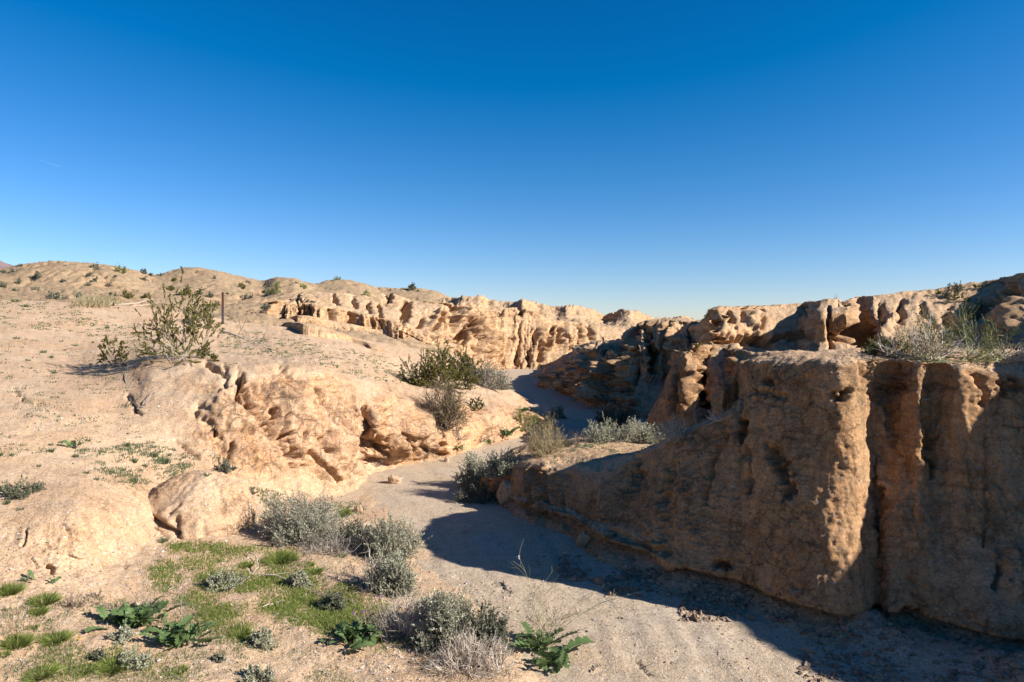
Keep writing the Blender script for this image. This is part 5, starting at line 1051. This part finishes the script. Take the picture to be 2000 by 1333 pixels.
cover('seedlings', 'brown and green seedlings on the slope at the foot of the middle bank', 'seedlings', [([(480,950),(540,960),(600,985),(700,980),(720,1010),(640,1000),(520,990)], 1.0)], 260, .03, MGy, 605, 5, -.05)
cover('dry_litter', 'dry stems and leaf litter lying between the weeds and under the shrubs', 'litter', [([(500,1060),(660,1060),(820,1170),(1000,1270),(1010,1333),(880,1333),(700,1230),(560,1130)], .55), ([(0,1140),(420,1190),(700,1260),(700,1333),(0,1333)], .45)], 900, .035, MStraw, 606, 4, -.1, nf=3.0, spread=.12)
cover('dry_litter', 'dark dead stems scattered at the feet of the grey shrubs', 'litter', [([(500,1040),(660,1060),(820,1170),(1000,1270),(1010,1333),(880,1333),(700,1230),(560,1130)], 1.0)], 420, .045, MTd, 607, 4, -.1, nf=3.0, spread=.12)
# ---------------------------------------------------------------- gravel, clods and stones
def pebbles(name, label, regions, n, smin, smax, mat, seed, px_size=True):
    rg = rng_of(seed); C = []; S_ = []
    for (x0, y0, x1, y1), share in regions:
        for _ in range(int(n * share)):
            x, y = rg.uniform(x0, x1), rg.uniform(y0, y1); hh = hit(x, y)
            if hh is None or hh[1][2] < .35 or hh[0][1] > 24: continue
            if not hh[2].startswith(('bank', 'wash', 'cliff')): continue
            if perlin(np.array([[hh[0][0] * 1.4, hh[0][1] * 1.4, 0.0]], f32), seed)[0] < rg.normal() * .2 - .05: continue
            C.append(hh[0]); S_.append(smin * (smax / smin) ** (rg.random() ** 2.2) * (1 + .04 * hh[0][1]))
    g = Geo(); g.rocks(np.array(C), np.array(S_), rg)
    return tag(g.obj(name, mat), label, 'gravel', kind='stuff')
pebbles('gravel', 'scattered grit and pebbles over bank and wash', [((0, 1060, 1000, 1333), .34), ((700, 930, 1500, 1333), .26), ((0, 600, 700, 1060), .24), ((430, 640, 1000, 760), .10), ((1480, 690, 2000, 730), .06)], 15000, .003, .013, MSt, 701)
pebbles('rubble', 'crumbled clods lying in the shade below the near wall', [((1090, 1085, 1240, 1135), .22), ((1180, 1110, 1400, 1165), .25), ((1330, 1150, 1560, 1215), .23), ((1560, 1215, 2000, 1333), .3)], 5600, .005, .034, MCl, 702)
def rock(name, px, py, w_px, h_px, label, cat, seed, mat=MCl, group=None):
    h_ = hit(px, py); loc = h_[0]; D = loc[1]; w = w_px / F * D; h = h_px / F * D
    th = np.linspace(0, 2 * math.pi, 64); ph = np.linspace(-1.2, math.pi / 2, 36); T, Q = np.meshgrid(th, ph, indexing='ij')
    U = np.stack([np.cos(T) * np.cos(Q), np.sin(T) * np.cos(Q), np.sin(Q)], -1)
    rr = np.random.default_rng(seed); pn = rr.normal(size=(15, 3)); pn /= np.linalg.norm(pn, axis=1, keepdims=True); pc = .72 + .3 * rr.random(15)
    dt = np.einsum('abk,pk->abp', U, pn); rad = (pc / np.maximum(dt, .05)); rad = -np.log(np.exp(-rad * 9).sum(-1)) / 9
    uf = U.reshape(-1, 3).astype(f32); rad = np.clip(rad, .5, 1.25) * (1 + .30 * fbm(uf * 1.7 + seed, seed, 4, .6) + .10 * fbm(uf * 7 + seed, seed + 1, 3, .7)).reshape(T.shape)
    G = U * rad[..., None] * np.array([w / 2, w * .42, h * .72]) + [0, 0, h * .12]
    o = link_grid(name, G, mat, kind='thing'); o.location = loc
    return tag(o, label, cat, group)
rock('clay_clod', 769, 943, 32, 15, 'rounded orange clay clod alone on the sandy wash floor', 'clod', 1, M_bank)
rock('clay_clod', 700, 1000, 16, 18, 'small upright orange clod at the foot of the left bank', 'clod', 2, M_bank)
rock('clay_clod', 872, 902, 13, 12, 'small pale clod at the edge of the wash near the terrace tip bushes', 'clod', 3, M_bank)
rock('stone', 862, 1300, 9, 9, 'single dark brown pebble on the sand at the bottom centre', 'stone', 4, MTd)
rock('clay_boulder', 992, 962, 46, 34, 'sunlit pale clay block on top of the terrace end', 'boulder', 6, M_wall)
rock('clay_boulder', 1140, 1062, 34, 22, 'rough dark clod against the wall foot where a root hangs', 'clod', 7, M_wall)
rock('clay_boulder', 1170, 1140, 24, 16, 'largest clod in the shaded rubble below the wall', 'clod', 8, MCl)
rock('clay_boulder', 1096, 752, 30, 10, 'low slab at the foot of the distant badland beside the streaked wash', 'boulder', 12, M_far)
# ---------------------------------------------------------------- iron post, fallen sticks
def rust_mat(name, a, b_):
    m, nt, b = mat_new(name); tc = nd(nt, 'ShaderNodeTexCoord'); n = nd(nt, 'ShaderNodeTexNoise', Scale=25.0, Detail=5.0); nt.links.new(tc.outputs['Object'], n.inputs['Vector'])
    nt.links.new(ramp(nt, n.outputs[0], [(.35, a), (.65, b_)]), b.inputs['Base Color']); b.inputs['Roughness'].default_value = .8; return m
h_ = hit(435, 633); pl = h_[0]; D = pl[1]; H = 62 / F * D
post = empty('iron_post', pl, 'thin rusty iron post with a darker lower half on the left bench', 'post')
def bar(name, z0, z1, w, t, mat, parent):
    v = []; prof = [(-w, -t), (w, -t), (w, t), (t, t), (t, w * 1.3), (-t, w * 1.3), (-t, t), (-w, t)]
    for z in (z0, z1): v += [(x, y, z) for x, y in prof]
    n = len(prof); f = [(i, (i + 1) % n, n + (i + 1) % n, n + i) for i in range(n)] + [tuple(range(n, 2 * n)), tuple(range(n - 1, -1, -1))]
    me = bpy.data.meshes.new(name); me.from_pydata(v, [], f); me.materials.append(mat)
    o = bpy.data.objects.new(name, me); scene.collection.objects.link(o); o.parent = parent; return o
bar('rusty_top', H * .5, H, .036, .012, rust_mat('rust', (.07, .03, .018), (.14, .06, .035)), post)
bar('dark_shaft', -.15, H * .5, .040, .014, rust_mat('dark_iron', (.05, .045, .045), (.12, .10, .095)), post)
bar('foot_plate', .01, .05, .06, .02, bpy.data.materials['dark_iron'], post)
def stick(name, pts, r_px, label, cat, seed, mat=MTw, lift=.03, side=0):
    P = [hit(*p)[0] for p in pts]; P = np.array(P); loc = P[0].copy(); P = P - loc; P[:, 2] += lift; rg = rng_of(seed)
    Q = pchip(np.arange(len(P)), P, np.linspace(0, len(P) - 1, 14)) + rg.normal(size=(14, 3)) * .008 * max(1, loc[1] / 12)
    R = r_px / F * loc[1]; g = Geo(); g.tubes(Q[None], np.linspace(1, .35, 14)[None] * R, 5)
    if side:
        b, d = pick(Q[None], side, rg, .2); L = np.linalg.norm(Q[-1]) * .3
        g.tubes(curve(b, b + (d + rg.normal(size=(side, 3)) * .5 + [0, 0, .2]) * L * rg.random((side, 1)), np.zeros((side, 3)), 4, rg, .04), np.full((side, 4), R * .45))
    o = g.obj(name, mat, smooth=True); o.location = loc; return tag(o, label, cat)
stick('fallen_branch', [(222,598),(262,594),(300,586),(328,582)], 1.6, 'longer pale fallen stick pointing at the tall creosote bush, upper one', 'branch', 1)
stick('fallen_branch', [(232,603),(270,599),(312,592)], 1.4, 'pale fallen stick just below the upper one left of the tall creosote', 'branch', 2)
stick('fallen_branch', [(428,646),(448,652),(470,660),(505,672),(545,690)], 1.2, 'long thin branch running down the bench from the creosote past the iron post', 'branch', 3, MTg, side=6)
stick('fallen_branch', [(440,652),(460,657),(490,664),(530,672)], 1.0, 'second thin branch lying beside the long one near the iron post', 'branch', 4, MTg, side=5)
stick('fallen_branch', [(269,806),(285,795),(303,771)], 1.5, 'bare forked stick leaning on the eroded left slope', 'branch', 5, MTg, .06, side=4)
stick('fallen_branch', [(243,712),(245,745),(252,775),(270,800)], 1.0, 'thin exposed root trailing down the slope below the small creosote', 'root', 7, MTg, .01, side=5)
stick('fallen_branch', [(488,1084),(500,1100),(503,1120),(490,1128)], 1.3, 'bleached forked twig standing in the green grass', 'branch', 8, MTw, .05, side=3)
stick('fallen_branch', [(500,1126),(540,1132),(590,1152),(640,1170)], 1.2, 'long bleached twig lying across the green grass', 'branch', 9, MTw, .03, side=5)
stick('fallen_branch', [(515,1188),(540,1180),(558,1178)], 1.1, 'short bleached twig on the sand below the grass patch', 'branch', 10, MTw, .02)
stick('fallen_branch', [(983,1139),(990,1152),(1002,1162)], 1.6, 'short dark twig at the shadow edge on the wash', 'branch', 11, MTd, .015)
stick('fallen_branch', [(1250,1296),(1262,1310),(1276,1322)], 1.3, 'dark curved twig on the sand at the bottom right of centre', 'branch', 12, MTd, .01, side=2)
stick('fallen_branch', [(1155,1312),(1165,1304),(1174,1300)], 1.3, 'small dark twig beside the wide lobed leaves', 'branch', 13, MTd, .01)
stick('fallen_branch', [(1793,796),(1805,787),(1822,783)], 1.1, 'pale twig caught on the near wall beside the vertical crack', 'branch', 14, MTw, .03)
stick('fallen_branch', [(1130,1034),(1145,1028),(1152,1018)], 2.4, 'thick dark root sticking out of the wall foot', 'root', 15, MTd, .05)
stick('fallen_branch', [(1060,890),(1085,884),(1110,881)], 1.6, 'dark branch lying on the terrace right of the straw bush', 'branch', 16, MTd, .02)
stick('fallen_branch', [(1098,842),(1115,845),(1132,848)], 1.6, 'white branch lying across the shaded channel beside the straw bush', 'branch', 17, MTw, .05)
# thin vapour trail high in the sky at the left
c0 = np.array([(68 - 1000) / F * 24000, 24000, CZ + (HZ - 310) / F * 24000]); c1 = np.array([(118 - 1000) / F * 24000, 24000, CZ + (HZ - 326) / F * 24000])
vm = bpy.data.materials.new('vapour'); vm.use_nodes = True; nt = vm.node_tree; b = nt.nodes['Principled BSDF']; b.inputs['Base Color'].default_value = (.9, .9, .9, 1); b.inputs['Alpha'].default_value = .045; b.inputs['Roughness'].default_value = 1
g = Geo(); tt = np.linspace(0, 1, 12)[None, :, None]; g.tubes(c0[None, None] * (1 - tt) + c1[None, None] * tt, np.linspace(.15, 1, 12)[None] * 12, 8)
tag(g.obj('vapour_trail', vm, smooth=True), 'short thin white vapour trail in the blue sky at the left', 'vapour trail')
